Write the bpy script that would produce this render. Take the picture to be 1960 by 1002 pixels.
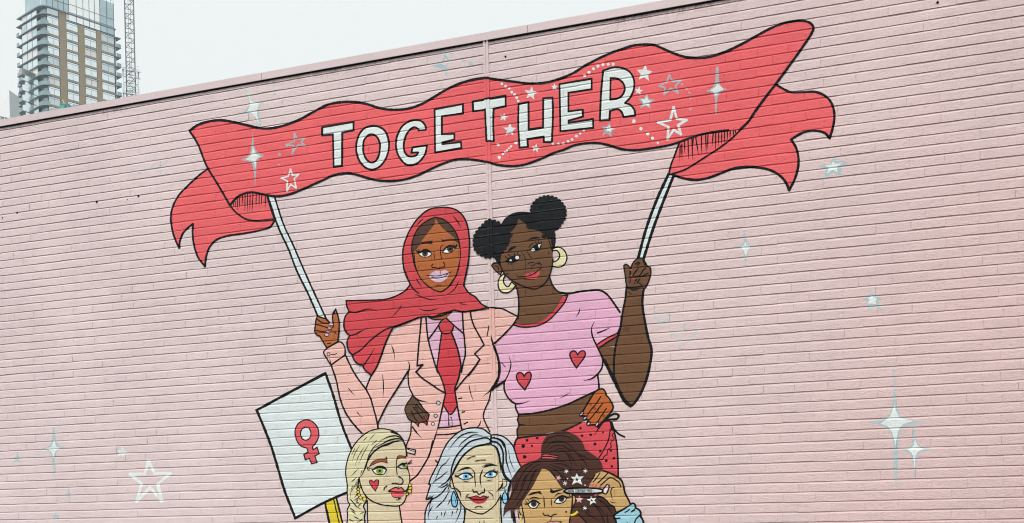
import bpy, math, random, bisect
from mathutils import Vector, Matrix
from mathutils.geometry import tessellate_polygon

random.seed(7)
scn = bpy.context.scene
col = scn.collection
for o in list(bpy.data.objects):
    bpy.data.objects.remove(o, do_unlink=True)

# ------------------------------------------------------------------ camera
W, H = 1960.0, 1002.0            # size of the photograph, in its pixels
F = 1600.0                       # focal length in those pixels
PX, PY = 980.0, 967.0            # principal point (the camera is level; the frame is shifted up)
ROLL = math.atan(0.0235)
TH = math.atan(F / 5836.0)       # the wall turns away to the left by this angle
EYE = 1.6
COURSE = 0.075
DIST = F * COURSE / 17.49        # distance of the wall along the optical axis
cr, sr = math.cos(ROLL), math.sin(ROLL)
cam_d = bpy.data.cameras.new('camera')
cam = bpy.data.objects.new('camera', cam_d)
col.objects.link(cam)
cam.matrix_world = Matrix(((cr, sr, 0, 0), (0, 0, -1, 0), (-sr, cr, 0, EYE), (0, 0, 0, 1)))
cam_d.sensor_fit = 'HORIZONTAL'
cam_d.sensor_width = 36.0
cam_d.lens = 36.0 * F / W
cam_d.shift_x = -(PX - W / 2) / W
cam_d.shift_y = (PY - H / 2) / W
cam_d.clip_start = 0.1
cam_d.clip_end = 4000.0
scn.camera = cam

# ------------------------------------------------------------------ sky and sun
SUN_EL, SUN_AZ = math.radians(60), math.radians(205)     # azimuth from +Y clockwise: behind the camera, to the left
world = bpy.data.worlds.new('World')
scn.world = world
world.use_nodes = True
wn = world.node_tree
wn.nodes.clear()
w_out = wn.nodes.new('ShaderNodeOutputWorld')
sky = wn.nodes.new('ShaderNodeTexSky')
sky.sky_type = 'NISHITA'
sky.sun_disc = False
sky.sun_elevation = SUN_EL
sky.sun_rotation = SUN_AZ
sky.air_density = 1.0
sky.dust_density = 4.0
bg_sky = wn.nodes.new('ShaderNodeBackground')
bg_sky.inputs['Strength'].default_value = 0.05
bg_cloud = wn.nodes.new('ShaderNodeBackground')          # the even cloud deck in front of that sky
bg_cloud.inputs['Color'].default_value = (0.845, 0.875, 0.87, 1)
bg_cloud.inputs['Strength'].default_value = 0.47
w_mix = wn.nodes.new('ShaderNodeMixShader')
w_mix.inputs[0].default_value = 0.93
wn.links.new(sky.outputs[0], bg_sky.inputs['Color'])
wn.links.new(bg_sky.outputs[0], w_mix.inputs[1])
wn.links.new(bg_cloud.outputs[0], w_mix.inputs[2])
wn.links.new(w_mix.outputs[0], w_out.inputs['Surface'])

sun_d = bpy.data.lights.new('sun', 'SUN')
sun_d.energy = 1.5
sun_d.angle = math.radians(14)
sun_d.color = (1.0, 0.965, 0.92)
sun = bpy.data.objects.new('sun', sun_d)
col.objects.link(sun)
sd = Vector((math.sin(SUN_AZ) * math.cos(SUN_EL), math.cos(SUN_AZ) * math.cos(SUN_EL), math.sin(SUN_EL)))
sun.rotation_euler = sd.to_track_quat('Z', 'Y').to_euler()
sun.location = sd * 60

scn.render.engine = 'CYCLES'
scn.view_settings.view_transform = 'Standard'
scn.view_settings.look = 'None'
scn.view_settings.exposure = 1.26
scn.view_settings.gamma = 1.0
scn.view_settings.use_curve_mapping = False
scn.cycles.max_bounces = 8
scn.cycles.use_denoising = True
scn.cycles.filter_width = 1.05

# ------------------------------------------------------------------ helpers
def lin(c):
    c = c / 255.0
    return c / 12.92 if c <= 0.04045 else ((c + 0.055) / 1.055) ** 2.4

def rgb(r, g, b, k=1.0):
    return (lin(r) * k, lin(g) * k, lin(b) * k, 1.0)

def tag(o, label=None, cat=None, group=None, kind=None):
    if label: o['label'] = label
    if cat: o['category'] = cat
    if group: o['group'] = group
    if kind: o['kind'] = kind
    return o

def obj(name, verts, faces, mat, parent=None, kind=None):
    me = bpy.data.meshes.new(name)
    me.from_pydata(verts, [], faces)
    me.update()
    if mat: me.materials.append(mat)
    o = bpy.data.objects.new(name, me)
    col.objects.link(o)
    if parent: o.parent = parent
    if kind: o['kind'] = kind
    return o

def empty(name, loc=(0, 0, 0), rz=0.0):
    o = bpy.data.objects.new(name, None)
    o.empty_display_size = 0.2
    o.location = loc
    o.rotation_euler = (0, 0, rz)
    col.objects.link(o)
    return o

def unroll(px, py):
    dx, dy = px - PX, py - PY
    return dx * cr - dy * sr, dx * sr + dy * cr

def at(px, py, Y):
    "the world point at depth Y seen at photograph pixel (px, py)"
    x, y = unroll(px, py)
    return Vector((x / F * Y, Y, EYE - y / F * Y))

def wall_at(px, py):
    "the point of the wall plane (along it, above ground) at a photograph pixel"
    x, y = unroll(px, py)
    Y = DIST / (1 + x / F * math.tan(TH))
    return x / F * Y / math.cos(TH), EYE - y / F * Y

WALL_MW = Matrix.Translation((0, DIST, 0)) @ Matrix.Rotation(-TH, 4, 'Z')

def pixel_of(s, z):
    p = WALL_MW @ Vector((s, 0, z))
    x, y = F * p.x / p.y, -F * (p.z - EYE) / p.y
    return PX + x * cr + y * sr, PY - x * sr + y * cr

# ------------------------------------------------------------------ materials
def new_mat(name):
    m = bpy.data.materials.new(name)
    m.use_nodes = True
    nt = m.node_tree
    return m, nt, nt.nodes['Principled BSDF']

def noise(nt, vec, scale, detail=3, rough=0.55):
    n = nt.nodes.new('ShaderNodeTexNoise')
    n.inputs['Scale'].default_value = scale
    n.inputs['Detail'].default_value = detail
    n.inputs['Roughness'].default_value = rough
    nt.links.new(vec, n.inputs['Vector'])
    return n.outputs['Fac']

def ramp(nt, fac, stops):
    r = nt.nodes.new('ShaderNodeValToRGB')
    e = r.color_ramp.elements
    e[0].position, e[0].color = stops[0]
    e[1].position, e[1].color = stops[-1]
    for p, c in stops[1:-1]:
        q = e.new(p); q.color = c
    nt.links.new(fac, r.inputs['Fac'])
    return r.outputs['Color']

def mult(nt, a, b, mode='MULTIPLY', fac=1.0):
    m = nt.nodes.new('ShaderNodeMix')
    m.data_type = 'RGBA'
    m.blend_type = mode
    m.inputs['Factor'].default_value = fac
    for s, v in ((6, a), (7, b)):
        if isinstance(v, tuple): m.inputs[s].default_value = v
        else: nt.links.new(v, m.inputs[s])
    return m.outputs[2]

def g3(v):
    return (v, v, v, 1)

def lookup(nt, vec, axis):
    x = nt.nodes.new('ShaderNodeSeparateXYZ')
    nt.links.new(vec, x.inputs[0])
    return x.outputs[axis]

def math_(nt, op, a, b=None, c=None):
    m = nt.nodes.new('ShaderNodeMath'); m.operation = op
    for i, v in enumerate((a, b, c)):
        if v is None: continue
        if isinstance(v, (int, float)): m.inputs[i].default_value = v
        else: nt.links.new(v, m.inputs[i])
    return m.outputs[0]

def paint(name, c, rough=0.68, var=0.085, bump=1.0, wear=None, spec=0.22, wall=False):
    "brushed masonry paint: pitted, a little uneven in tone; wear = (colour, amount) for what shows through"
    m, nt, b = new_mat(name)
    geo = nt.nodes.new('ShaderNodeNewGeometry')
    pos = geo.outputs['Position']
    big = noise(nt, pos, 1.1, 4)
    mp = nt.nodes.new('ShaderNodeMapping'); mp.inputs['Scale'].default_value = (4.5, 4.5, 13.5)
    nt.links.new(pos, mp.inputs['Vector'])
    mid = noise(nt, mp.outputs[0], 1.0, 4)
    fine = noise(nt, pos, 95.0, 3, 0.6)
    grit = noise(nt, pos, 260.0, 2, 0.6)
    lump = noise(nt, pos, 38.0, 2, 0.5)
    t1 = ramp(nt, big, [(0.3, g3(1 - var)), (0.7, g3(1.0))])
    t2 = ramp(nt, mid, [(0.25, g3(1 - var * 0.8)), (0.65, g3(1.0))])
    t3 = ramp(nt, fine, [(0.28, g3(1 - var * 1.4)), (0.5, g3(1.0))])
    if wall:
        c = wall_tone(nt, pos)
    cc = mult(nt, mult(nt, mult(nt, c, t1), t2), t3)
    if wall:
        cc = grime(nt, pos, cc)
    if wear:
        k = ramp(nt, noise(nt, pos, 42.0, 5, 0.7), [(wear[1] - 0.03, g3(1)), (wear[1] + 0.03, g3(0))])
        mx = nt.nodes.new('ShaderNodeMix'); mx.data_type = 'RGBA'
        nt.links.new(k, mx.inputs['Factor']); nt.links.new(cc, mx.inputs[6])
        mx.inputs[7].default_value = wear[0]
        cc = mx.outputs[2]
    nt.links.new(cc, b.inputs['Base Color'])
    b.inputs['Roughness'].default_value = rough
    b.inputs['Specular IOR Level'].default_value = spec
    h = nt.nodes.new('ShaderNodeMath'); h.operation = 'MULTIPLY_ADD'
    nt.links.new(fine, h.inputs[0]); h.inputs[1].default_value = 1.0
    nt.links.new(math_(nt, 'MULTIPLY_ADD', lump, 0.6, math_(nt, 'MULTIPLY', grit, 0.6)), h.inputs[2])
    bp = nt.nodes.new('ShaderNodeBump')
    bp.inputs['Strength'].default_value = 0.9 * bump
    bp.inputs['Distance'].default_value = 0.0075
    nt.links.new(h.outputs[0], bp.inputs['Height'])
    nt.links.new(bp.outputs[0], b.inputs['Normal'])
    return m

def plain(name, c, rough=0.6, metal=0.0, var=0.12, scale=3.0, spec=0.5):
    m, nt, b = new_mat(name)
    geo = nt.nodes.new('ShaderNodeNewGeometry')
    t = ramp(nt, noise(nt, geo.outputs['Position'], scale, 4), [(0.3, g3(1 - var)), (0.7, g3(1.0))])
    nt.links.new(mult(nt, c, t), b.inputs['Base Color'])
    b.inputs['Roughness'].default_value = rough
    b.inputs['Metallic'].default_value = metal
    b.inputs['Specular IOR Level'].default_value = spec
    return m

def wall_tone(nt, pos):
    "wall pink: a chalky tone turning rosier and darker towards the right and the foot of the wall"
    x, z = lookup(nt, pos, 0), lookup(nt, pos, 2)
    n = noise(nt, pos, 0.55, 5, 0.6)
    t = math_(nt, 'MULTIPLY_ADD', x, 0.115, 0.20)
    t = math_(nt, 'MULTIPLY_ADD', z, -0.055, math_(nt, 'ADD', t, 0.22))
    t = math_(nt, 'ADD', t, math_(nt, 'MULTIPLY_ADD', n, 0.5, -0.25))
    return ramp(nt, t, [(0.0, WALL_A), (0.55, WALL_B), (1.0, WALL_C)])

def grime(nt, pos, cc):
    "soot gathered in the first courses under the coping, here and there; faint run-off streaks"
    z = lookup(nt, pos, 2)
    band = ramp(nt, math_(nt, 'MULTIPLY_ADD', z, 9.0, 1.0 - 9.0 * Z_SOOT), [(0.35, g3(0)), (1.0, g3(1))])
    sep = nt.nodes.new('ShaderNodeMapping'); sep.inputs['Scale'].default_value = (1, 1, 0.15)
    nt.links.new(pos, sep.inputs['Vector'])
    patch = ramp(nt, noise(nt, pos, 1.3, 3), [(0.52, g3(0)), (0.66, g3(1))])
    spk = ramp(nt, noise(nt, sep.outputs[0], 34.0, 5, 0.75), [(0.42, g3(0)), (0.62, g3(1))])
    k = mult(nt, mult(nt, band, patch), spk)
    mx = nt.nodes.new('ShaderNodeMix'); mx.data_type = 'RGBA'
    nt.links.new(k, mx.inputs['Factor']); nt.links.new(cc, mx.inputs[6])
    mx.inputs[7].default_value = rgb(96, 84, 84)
    sm = nt.nodes.new('ShaderNodeMapping'); sm.inputs['Scale'].default_value = (7, 7, 0.35)
    nt.links.new(pos, sm.inputs['Vector'])
    st = ramp(nt, noise(nt, sm.outputs[0], 1.0, 5, 0.65), [(0.28, g3(0.955)), (0.45, g3(1.0))])
    return mult(nt, mx.outputs[2], st)

WALL_A, WALL_B, WALL_C = rgb(229, 211, 211), rgb(228, 203, 202), rgb(217, 182, 180)
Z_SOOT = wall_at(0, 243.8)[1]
_paints = {}
def P(r, g, b, **kw):
    key = (r, g, b, tuple(sorted(kw.items())))
    if key not in _paints:
        _paints[key] = paint('paint_%d_%d_%d' % (r, g, b), rgb(r, g, b), **kw)
    return _paints[key]

WALL_PINK_C = rgb(229, 205, 204)
WALL_PINK = paint('wall_paint', WALL_PINK_C, rough=0.72, var=0.09, wall=True)
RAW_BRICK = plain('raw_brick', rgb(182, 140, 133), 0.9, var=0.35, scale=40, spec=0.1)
INK = paint('ink_paint', rgb(22, 22, 25), rough=0.7, var=0.3, wear=(rgb(80, 70, 70), 0.27), spec=0.15)

# ------------------------------------------------------------------ ground
asphalt = plain('asphalt', (0.06, 0.06, 0.062, 1), 0.9, var=0.35, scale=20)
paving = plain('paving', (0.27, 0.265, 0.255, 1), 0.85, var=0.25, scale=6)
kerbstone = plain('kerbstone', (0.33, 0.325, 0.315, 1), 0.8, var=0.2, scale=8)
g = obj('ground', [(-1500, -1500, -0.15), (1500, -1500, -0.15), (1500, 1500, -0.15), (-1500, 1500, -0.15)], [(0, 1, 2, 3)], asphalt)
tag(g, kind='structure')

def box_mesh(x0, x1, y0, y1, z0, z1):
    v = [(x0, y0, z0), (x1, y0, z0), (x1, y1, z0), (x0, y1, z0), (x0, y0, z1), (x1, y0, z1), (x1, y1, z1), (x0, y1, z1)]
    f = [(0, 3, 2, 1), (4, 5, 6, 7), (0, 1, 5, 4), (1, 2, 6, 5), (2, 3, 7, 6), (3, 0, 4, 7)]
    return v, f
WX0, WX1 = -9.5, 9.0                  # the wall from its far left end to its right end, in its own x
v, f = box_mesh(WX0 - 10, WX1 + 10, -3.2, 14.0, -0.6, 0.0)
pv = obj('pavement', v, f, paving); tag(pv, kind='structure')
pv.location = (0, DIST, 0); pv.rotation_euler = (0, 0, -TH)
v, f = box_mesh(WX0 - 10, WX1 + 10, -3.36, -3.203, -0.6, -0.005)
kb = obj('kerb', v, f, kerbstone); tag(kb, kind='structure')
kb.location = (0, DIST, 0); kb.rotation_euler = (0, 0, -TH)

# ------------------------------------------------------------------ the brick wall
# height of the wall's face over its plane (towards the street), brick by brick: weather-struck bed joints
# slope back under each brick, upright joints are filled nearly flush, no two bricks sit quite alike
S_STRIP0, S_STRIP1 = None, None
c0 = wall_at(928.8 - 5.2, 80.8)[0]; c1 = wall_at(954 - 4.7, 1000)[0]
S_MID = (wall_at(929, 90)[0] + wall_at(941, 520)[0]) / 2
S_STRIP0, S_STRIP1 = S_MID - 0.0235, S_MID + 0.0235
Z_TOPJOINT = wall_at(0, 250.8)[1]
Z_COPING = wall_at(0, 243.8)[1]
NK = int(Z_TOPJOINT / COURSE) + 1
Z0 = Z_TOPJOINT - NK * COURSE         # bottom of course 0 (just below the ground)
BL = 0.2299
DEP = 0.0060
S_PHASE = wall_at(1830 + 125 / 5.008, 985)[0]
bricks = {}                           # (course, index) -> dict
cols = []
rb = random.Random(11)
for k in range(NK + 1):
    ph = S_PHASE + (0.5 * BL if k % 2 else 0.0) + rb.uniform(-0.012, 0.012)
    n0 = int(math.floor((WX0 - ph) / BL))
    xs = [WX0]
    i = n0 + 1
    while ph + i * BL < WX1 - 0.06:
        xx = ph + i * BL + rb.uniform(-0.006, 0.006)
        if xx > WX0 + 0.06: xs.append(xx)
        i += 1
    xs.append(WX1)
    cols.append(xs)
    for j in range(len(xs) - 1):
        xm = (xs[j] + xs[j + 1]) / 2
        deep = rb.random()
        bricks[(k, j)] = dict(xm=xm, off=rb.gauss(0, 0.0006), tx=rb.gauss(0, 0.0035), tz=rb.gauss(0, 0.010),
                              gap=max(0.0002, rb.gauss(0.0012, 0.0012)), sl=rb.gauss(0, 0.005),
                              zt=rb.gauss(0.0606, 0.0013), st=rb.gauss(0, 0.004),
                              pd=(0.0040 if deep > 0.88 else 0.0022 if deep > 0.4 else 0.0010) + rb.uniform(0, 0.0006))
UND = 0.0022                          # run of the brick's lower arris
PG = 0.0045                           # half width of an upright joint

def brick_lines(k, j):
    b = bricks[(k, j)]
    zb = Z0 + k * COURSE
    return b, zb, zb + b['gap'], zb + b['zt']

def h_at(k, j, s, z, zone):
    "zone: 'arris' (the brick's lower edge), 'face' or 'joint' (the mortar above it)"
    b, zk, zb, zt = brick_lines(k, j)
    d = s - b['xm']
    lo = zb + b['sl'] * d
    hi = zt + b['st'] * d
    face = b['off'] + b['tx'] * d
    def plane(zz): return face + b['tz'] * (zz - (zk + 0.034))
    if zone == 'arris':
        t = min(1.0, max(0.0, (z - lo) / UND))
        return -DEP + t * (plane(lo + UND) + DEP)
    if zone == 'face':
        xs = cols[k]
        e = min(s - xs[j], xs[j + 1] - s)
        p = plane(z)
        if e < PG: p -= b['pd'] * (1 - max(e, 0) / PG)
        return p
    t = min(1.0, max(0.0, (z - hi) / max(1e-5, zk + COURSE - hi)))
    return plane(hi) - t * (DEP + plane(hi))

STRIP_X = [S_STRIP0, S_STRIP0 + 0.0012, S_MID - 0.0045, S_MID - 0.003, S_MID + 0.003, S_MID + 0.0045, S_STRIP1 - 0.0012, S_STRIP1]
STRIP_H = [-0.009, 0.0085, 0.0085, 0.0035, 0.0035, 0.0085, 0.0085, -0.009]
def h_strip(s):
    if s <= STRIP_X[0]: return STRIP_H[0]
    for a in range(len(STRIP_X) - 1):
        if s <= STRIP_X[a + 1]:
            t = (s - STRIP_X[a]) / (STRIP_X[a + 1] - STRIP_X[a])
            return STRIP_H[a] + t * (STRIP_H[a + 1] - STRIP_H[a])
    return STRIP_H[-1]

def cut(poly, a, b, c):
    "split a convex polygon by a*s + b*z + c = 0 into its (negative, positive) sides"
    d = [a * p[0] + b * p[1] + c for p in poly]
    if all(x <= 1e-9 for x in d): return poly, None
    if all(x >= -1e-9 for x in d): return None, poly
    n, q = [], []
    m = len(poly)
    for i in range(m):
        p0, p1 = poly[i], poly[(i + 1) % m]
        d0, d1 = d[i], d[(i + 1) % m]
        if d0 <= 0: n.append(p0)
        if d0 >= 0: q.append(p0)
        if (d0 < 0 < d1) or (d1 < 0 < d0):
            t = d0 / (d0 - d1)
            r = (p0[0] + t * (p1[0] - p0[0]), p0[1] + t * (p1[1] - p0[1]))
            n.append(r); q.append(r)
    return (n if len(n) > 2 else None), (q if len(q) > 2 else None)

def drape(poly, out):
    "cut a convex (s, z) polygon along every edge of the wall's relief; out gets lists of (s, z, h)"
    s0 = min(p[0] for p in poly); s1 = max(p[0] for p in poly)
    if s1 > S_STRIP0 and s0 < S_STRIP1:
        l, r = cut(poly, 1, 0, -S_STRIP0)
        if l: drape_bricks(l, out)
        if r:
            m, r2 = cut(r, 1, 0, -S_STRIP1)
            if r2: drape_bricks(r2, out)
            if m:
                for x in STRIP_X[1:-1]:
                    if not m: break
                    a, m = cut(m, 1, 0, -x)
                    if a: out.append([(p[0], p[1], h_strip(p[0])) for p in a])
                if m: out.append([(p[0], p[1], h_strip(p[0])) for p in m])
    else:
        drape_bricks(poly, out)

def drape_bricks(poly, out):
    z0 = min(p[1] for p in poly); z1 = max(p[1] for p in poly)
    k0 = max(0, int(math.floor((z0 - Z0) / COURSE)))
    k1 = min(NK, int(math.floor((z1 - Z0) / COURSE)))
    rest = poly
    for k in range(k0, k1 + 1):
        if not rest: return
        if k < k1: row, rest = cut(rest, 0, 1, -(Z0 + (k + 1) * COURSE))
        else: row, rest = rest, None
        if not row: continue
        a = min(p[0] for p in row); b = max(p[0] for p in row)
        xs = cols[k]
        j = max(0, bisect.bisect_right(xs, a) - 1)
        while row and j < len(xs) - 1:
            if xs[j + 1] < b: cell, row = cut(row, 1, 0, -xs[j + 1])
            else: cell, row = row, None
            if cell: drape_cell(k, j, cell, out)
            j += 1

def drape_cell(k, j, cell, out):
    b, zk, zb, zt = brick_lines(k, j)
    xm = b['xm']
    def emit(p, zone):
        if p: out.append([(q[0], q[1], h_at(k, j, q[0], q[1], zone)) for q in p])
    lo, cell = cut(cell, -b['sl'], 1, b['sl'] * xm - zb)
    if lo: out.append([(q[0], q[1], -DEP) for q in lo])
    if not cell: return
    un, cell = cut(cell, -b['sl'], 1, b['sl'] * xm - zb - UND)
    emit(un, 'arris')
    if not cell: return
    face, mo = cut(cell, -b['st'], 1, b['st'] * xm - zt)
    if mo:
        emit(mo, 'joint')
    if face:
        xs = cols[k]
        l, face = cut(face, 1, 0, -(xs[j] + PG))
        emit(l, 'face')
        if face:
            m, r = cut(face, 1, 0, -(xs[j + 1] - PG))
            emit(m, 'face'); emit(r, 'face')

wall = empty('brick_wall', (0, DIST, 0), -TH)
tag(wall, 'pale pink painted brick wall covered by the mural of women', 'wall')

def brick_geometry(k, j, V, Fc, deep):
    b, zk, zb, zt = brick_lines(k, j)
    xs = cols[k]
    x0, x1 = xs[j], xs[j + 1]
    g0, g1 = x0 + PG, x1 - PG
    base = len(V)
    e = 1e-6
    for row in range(3):
        for x in (x0, g0, g1, x1):
            d = x - b['xm']
            z = (zb + b['sl'] * d, zb + b['sl'] * d + UND, zt + b['st'] * d)[row]
            if row == 0: hh = -DEP
            else:
                xx = min(max(x, x0 + e), x1 - e)
                hh = h_at(k, j, xx, z, 'face')
            V.append((x, -hh, z))
    for row in range(2):
        for c in range(3):
            q = base + row * 4 + c
            Fc.append((q, q + 1, q + 5, q + 4))
    if deep:
        n = len(V)
        for (x, z) in ((x0, zb), (x1, zb), (x1, zt), (x0, zt)):
            V.append((x, deep, z))
        Fc.append((base + 3, base + 2, base + 1, base, n, n + 1))
        Fc.append((base + 8, base + 9, base + 10, base + 11, n + 2, n + 3))
        Fc.append((base, base + 4, base + 8, n + 3, n))
        Fc.append((base + 11, base + 7, base + 3, n + 1, n + 2))
        Fc.append((n, n + 3, n + 2, n + 1))

def build_wall(covered):
    "the 300 bricks that show largest one by one, the others joined; covered(s, z) tells where the mural hides the brick"
    cand = []
    for (k, j), b in bricks.items():
        xs = cols[k]
        zc = Z0 + (k + 0.45) * COURSE
        px, py = pixel_of(b['xm'], zc)
        if not (25 < px < W - 25 and 12 < py < H - 10): continue
        if zc > Z_COPING - 0.06: continue
        if S_STRIP0 - 0.06 < b['xm'] < S_STRIP1 + 0.06: continue
        if any(covered(xs[j] + t * (xs[j + 1] - xs[j]), zc + dz) for t in (0.1, 0.3, 0.5, 0.7, 0.9) for dz in (-0.02, 0.02)): continue
        p = WALL_MW @ Vector((b['xm'], 0, zc))
        cand.append((-(xs[j + 1] - xs[j]) / p.y ** 2, k, j))
    cand.sort()
    single = {(k, j) for _, k, j in cand[:300]}
    V, Fc = [], []
    for (k, j) in bricks:
        if Z0 + k * COURSE > Z_COPING: continue
        if (k, j) in single:
            v, f = [], []
            brick_geometry(k, j, v, f, 0.09)
            c = (bricks[(k, j)]['xm'], 0, Z0 + (k + 0.5) * COURSE)
            v = [(p[0] - c[0], p[1], p[2] - c[2]) for p in v]
            o = obj('brick', v, f, WALL_PINK, wall)
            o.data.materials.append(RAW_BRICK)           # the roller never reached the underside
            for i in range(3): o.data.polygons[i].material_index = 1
            o.location = c
        else:
            brick_geometry(k, j, V, Fc, 0)
    o = obj('brickwork', V, Fc, WALL_PINK, wall, 'stuff')
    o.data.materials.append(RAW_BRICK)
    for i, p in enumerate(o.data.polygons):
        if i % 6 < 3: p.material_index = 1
    V, Fc = [], []
    def quad(a, b_, c, d):
        n = len(V); V.extend((a, b_, c, d)); Fc.append((n, n + 1, n + 2, n + 3))
    for (k, j), b in bricks.items():
        _, zk, zb, zt = brick_lines(k, j)
        if zk > Z_COPING: continue
        xs = cols[k]
        x0, x1 = xs[j], xs[j + 1]
        d0, d1 = x0 - b['xm'], x1 - b['xm']
        quad((x0, DEP, zk), (x1, DEP, zk), (x1, DEP, zb + b['sl'] * d1), (x0, DEP, zb + b['sl'] * d0))
        p = []
        for x, d in ((x0, d0), (x1, d1)):
            z = zt + b['st'] * d
            p.append((x, -(b['off'] + b['tx'] * d + b['tz'] * (z - (zk + 0.034))), z))
        quad(p[0], p[1], (x1, DEP, zk + COURSE), (x0, DEP, zk + COURSE))
    quad((WX0, 0.013, Z0), (WX1, 0.013, Z0), (WX1, 0.013, Z_COPING + 0.05), (WX0, 0.013, Z_COPING + 0.05))
    obj('mortar_joints', V, Fc, WALL_PINK, wall)
    # cover strip over the movement joint: two ribs with a groove between
    V, Fc = [], []
    xs = [STRIP_X[0], STRIP_X[1], STRIP_X[2], STRIP_X[3], STRIP_X[4], STRIP_X[5], STRIP_X[6], STRIP_X[7]]
    for z in (0.0, Z_COPING + 0.01):
        for x, hh in zip(xs, STRIP_H): V.append((x, -hh, z))
    for a in range(7): Fc.append((a, a + 1, a + 9, a + 8))
    obj('joint_cover', V, Fc, WALL_PINK, wall)
    # metal coping in lengths, its front sheet hanging clear of the brick face
    zc, out_, th, hgt = Z_COPING, 0.016, 0.002, 0.063
    prof = [(-out_, zc), (-out_, zc + hgt), (0.34, zc + hgt + 0.03), (0.34, zc - 0.02), (0.337, zc - 0.02), (0.337, zc + hgt + 0.027),
            (-out_ + th, zc + hgt - 0.003), (-out_ + th, zc + 0.007), (-out_ + 0.007, zc + 0.003), (-out_ + 0.007, zc)]
    x = WX0 - 0.03
    L = 2.44
    while x < WX1:
        x2 = min(x + L - 0.003, WX1 + 0.03)
        V = [(0, y, z) for y, z in prof] + [(x2 - x, y, z) for y, z in prof]
        n = len(prof)
        Fc = [(i, n + i, n + (i + 1) % n, (i + 1) % n) for i in range(n)]
        Fc += [tuple(range(n)), tuple(reversed(range(n, 2 * n)))]
        o = obj('coping', V, Fc, COPING, wall)
        o.location = (x, 0, 0)
        x += L
    v, f = box_mesh(WX0, WX1, -0.008, 0.02, Z_COPING - 0.011, Z_COPING + 0.02)  # black strip standing in for the shade in the gap under the coping
    obj('gap_shade_strip', v, f, plain('gap_shade_black', (0.008, 0.008, 0.008, 1), 0.9, spec=0.1), wall)
    # the low building behind: body and flat roof
    v, f = box_mesh(WX0 + 0.01, WX1 - 0.01, 0.10, 0.334, -0.1, Z_COPING + 0.04)
    obj('backing_wall', v, f, plain('blockwork', (0.35, 0.34, 0.33, 1), 0.9), wall)
    v, f = box_mesh(WX0 + 0.01, WX1 - 0.01, 0.345, 12.0, -0.1, Z_COPING - 0.35)
    obj('roof', v, f, plain('roof_felt', (0.12, 0.12, 0.125, 1), 0.95, var=0.3), wall)
    # drilled holes left by old fixings, each a black disc standing in for the shade inside the hole
    hole_black = plain('hole_shade_black', (0.006, 0.006, 0.006, 1), 0.9, spec=0.05)
    for (px, py, r) in ((185, 387, .0095), (265, 376, .0095), (244.2, 382.6, .0045), (32.7, 408, .008), (5.2, 417.6, .006), (967.6, 109, .0085), (1794.5, 5.3, .0085)):
        s, z = wall_at(px, py)
        V = [(r * math.cos(a * math.pi / 6), y, r * math.sin(a * math.pi / 6)) for y in (-0.0034, 0.012) for a in range(12)]
        Fc = [tuple(range(12))] + [(a, 12 + a, 12 + (a + 1) % 12, (a + 1) % 12) for a in range(12)]
        o = obj('hole_shade_disc', V, Fc, hole_black, wall)
        o.location = (s, 0, z)
COPING = paint('coping_paint', rgb(214, 196, 197), rough=0.5, var=0.07, bump=0.08)

# ------------------------------------------------------------------ the city beyond the wall
glass_sky = plain('window_glass', (0.82, 0.91, 0.93, 1), 0.12, metal=0.85, var=0.10, scale=0.5)
glass_b = plain('window_glass_blind', (0.74, 0.76, 0.74, 1), 0.35, metal=0.3, var=0.12, scale=0.6)
glass_c = plain('window_glass_clear', (0.62, 0.72, 0.74, 1), 0.08, metal=0.75, var=0.25, scale=0.4)
rt = random.Random(3)
def pane(): return rt.choice((glass_sky,) * 6 + (glass_b, glass_c))
glass_teal = plain('teal_glass', (0.30, 0.42, 0.45, 1), 0.10, metal=0.65, var=0.25, scale=0.35)
glass_blue = plain('blue_glass', (0.46, 0.60, 0.65, 1), 0.12, metal=0.6, var=0.22, scale=0.3)
frost = plain('pale_screen', (0.92, 0.95, 0.94, 1), 0.15, metal=0.85, var=0.06, scale=0.4)
bronze = plain('bronze_panel', (0.32, 0.235, 0.135, 1), 0.45, metal=0.1, var=0.12, scale=0.4)
slab_m = plain('slab_edge', (0.23, 0.30, 0.33, 1), 0.6, var=0.15, scale=0.5)
frame_m = plain('window_frame', (0.07, 0.085, 0.09, 1), 0.5)
dark_m = plain('recess', (0.045, 0.06, 0.065, 1), 0.5)
steel = plain('crane_steel', (0.11, 0.13, 0.15, 1), 0.5, var=0.1)
conc = plain('concrete', (0.42, 0.42, 0.41, 1), 0.85, var=0.15, scale=0.3)

YC = 263.0
def zc_at(px, py, Y): return at(px, py, Y).z
C3 = at(83, 83, YC)
C0 = Vector((C3.x, C3.y, 0))
Uv = Vector((0.0615, 0.0551, 0)) * YC
Vv = Vector((-0.0433, 0.0268, 0)) * YC
LU, LV = Uv.length, Vv.length
u_, v_ = Uv.normalized(), Vv.normalized()
nU = Vector((u_.y, -u_.x, 0)); nV = Vector((-v_.y, v_.x, 0))
if nU.y > 0: nU = -nU
if nV.y > 0: nV = -nV
TC = C3.z + 3 * 3.2 + 0.0             # level of the highest full slab
tower = empty('apartment_tower', C0)
tag(tower, 'tall apartment tower with bronze panels and rounded glass corner balconies', 'building')

def prism(pts, z0, z1):
    n = len(pts)
    V = [(p.x - C0.x, p.y - C0.y, z0) for p in pts] + [(p.x - C0.x, p.y - C0.y, z1) for p in pts]
    Fc = [(i, (i + 1) % n, n + (i + 1) % n, n + i) for i in range(n)] + [tuple(reversed(range(n))), tuple(range(n, 2 * n))]
    return V, Fc

def panel(a, b, z0, z1, nrm, d0, d1):
    "box standing on the line a-b, from d0 to d1 out of the facade"
    q = [a + nrm * d0, b + nrm * d0, b + nrm * d1, a + nrm * d1]
    return prism(q, z0, z1)

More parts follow.
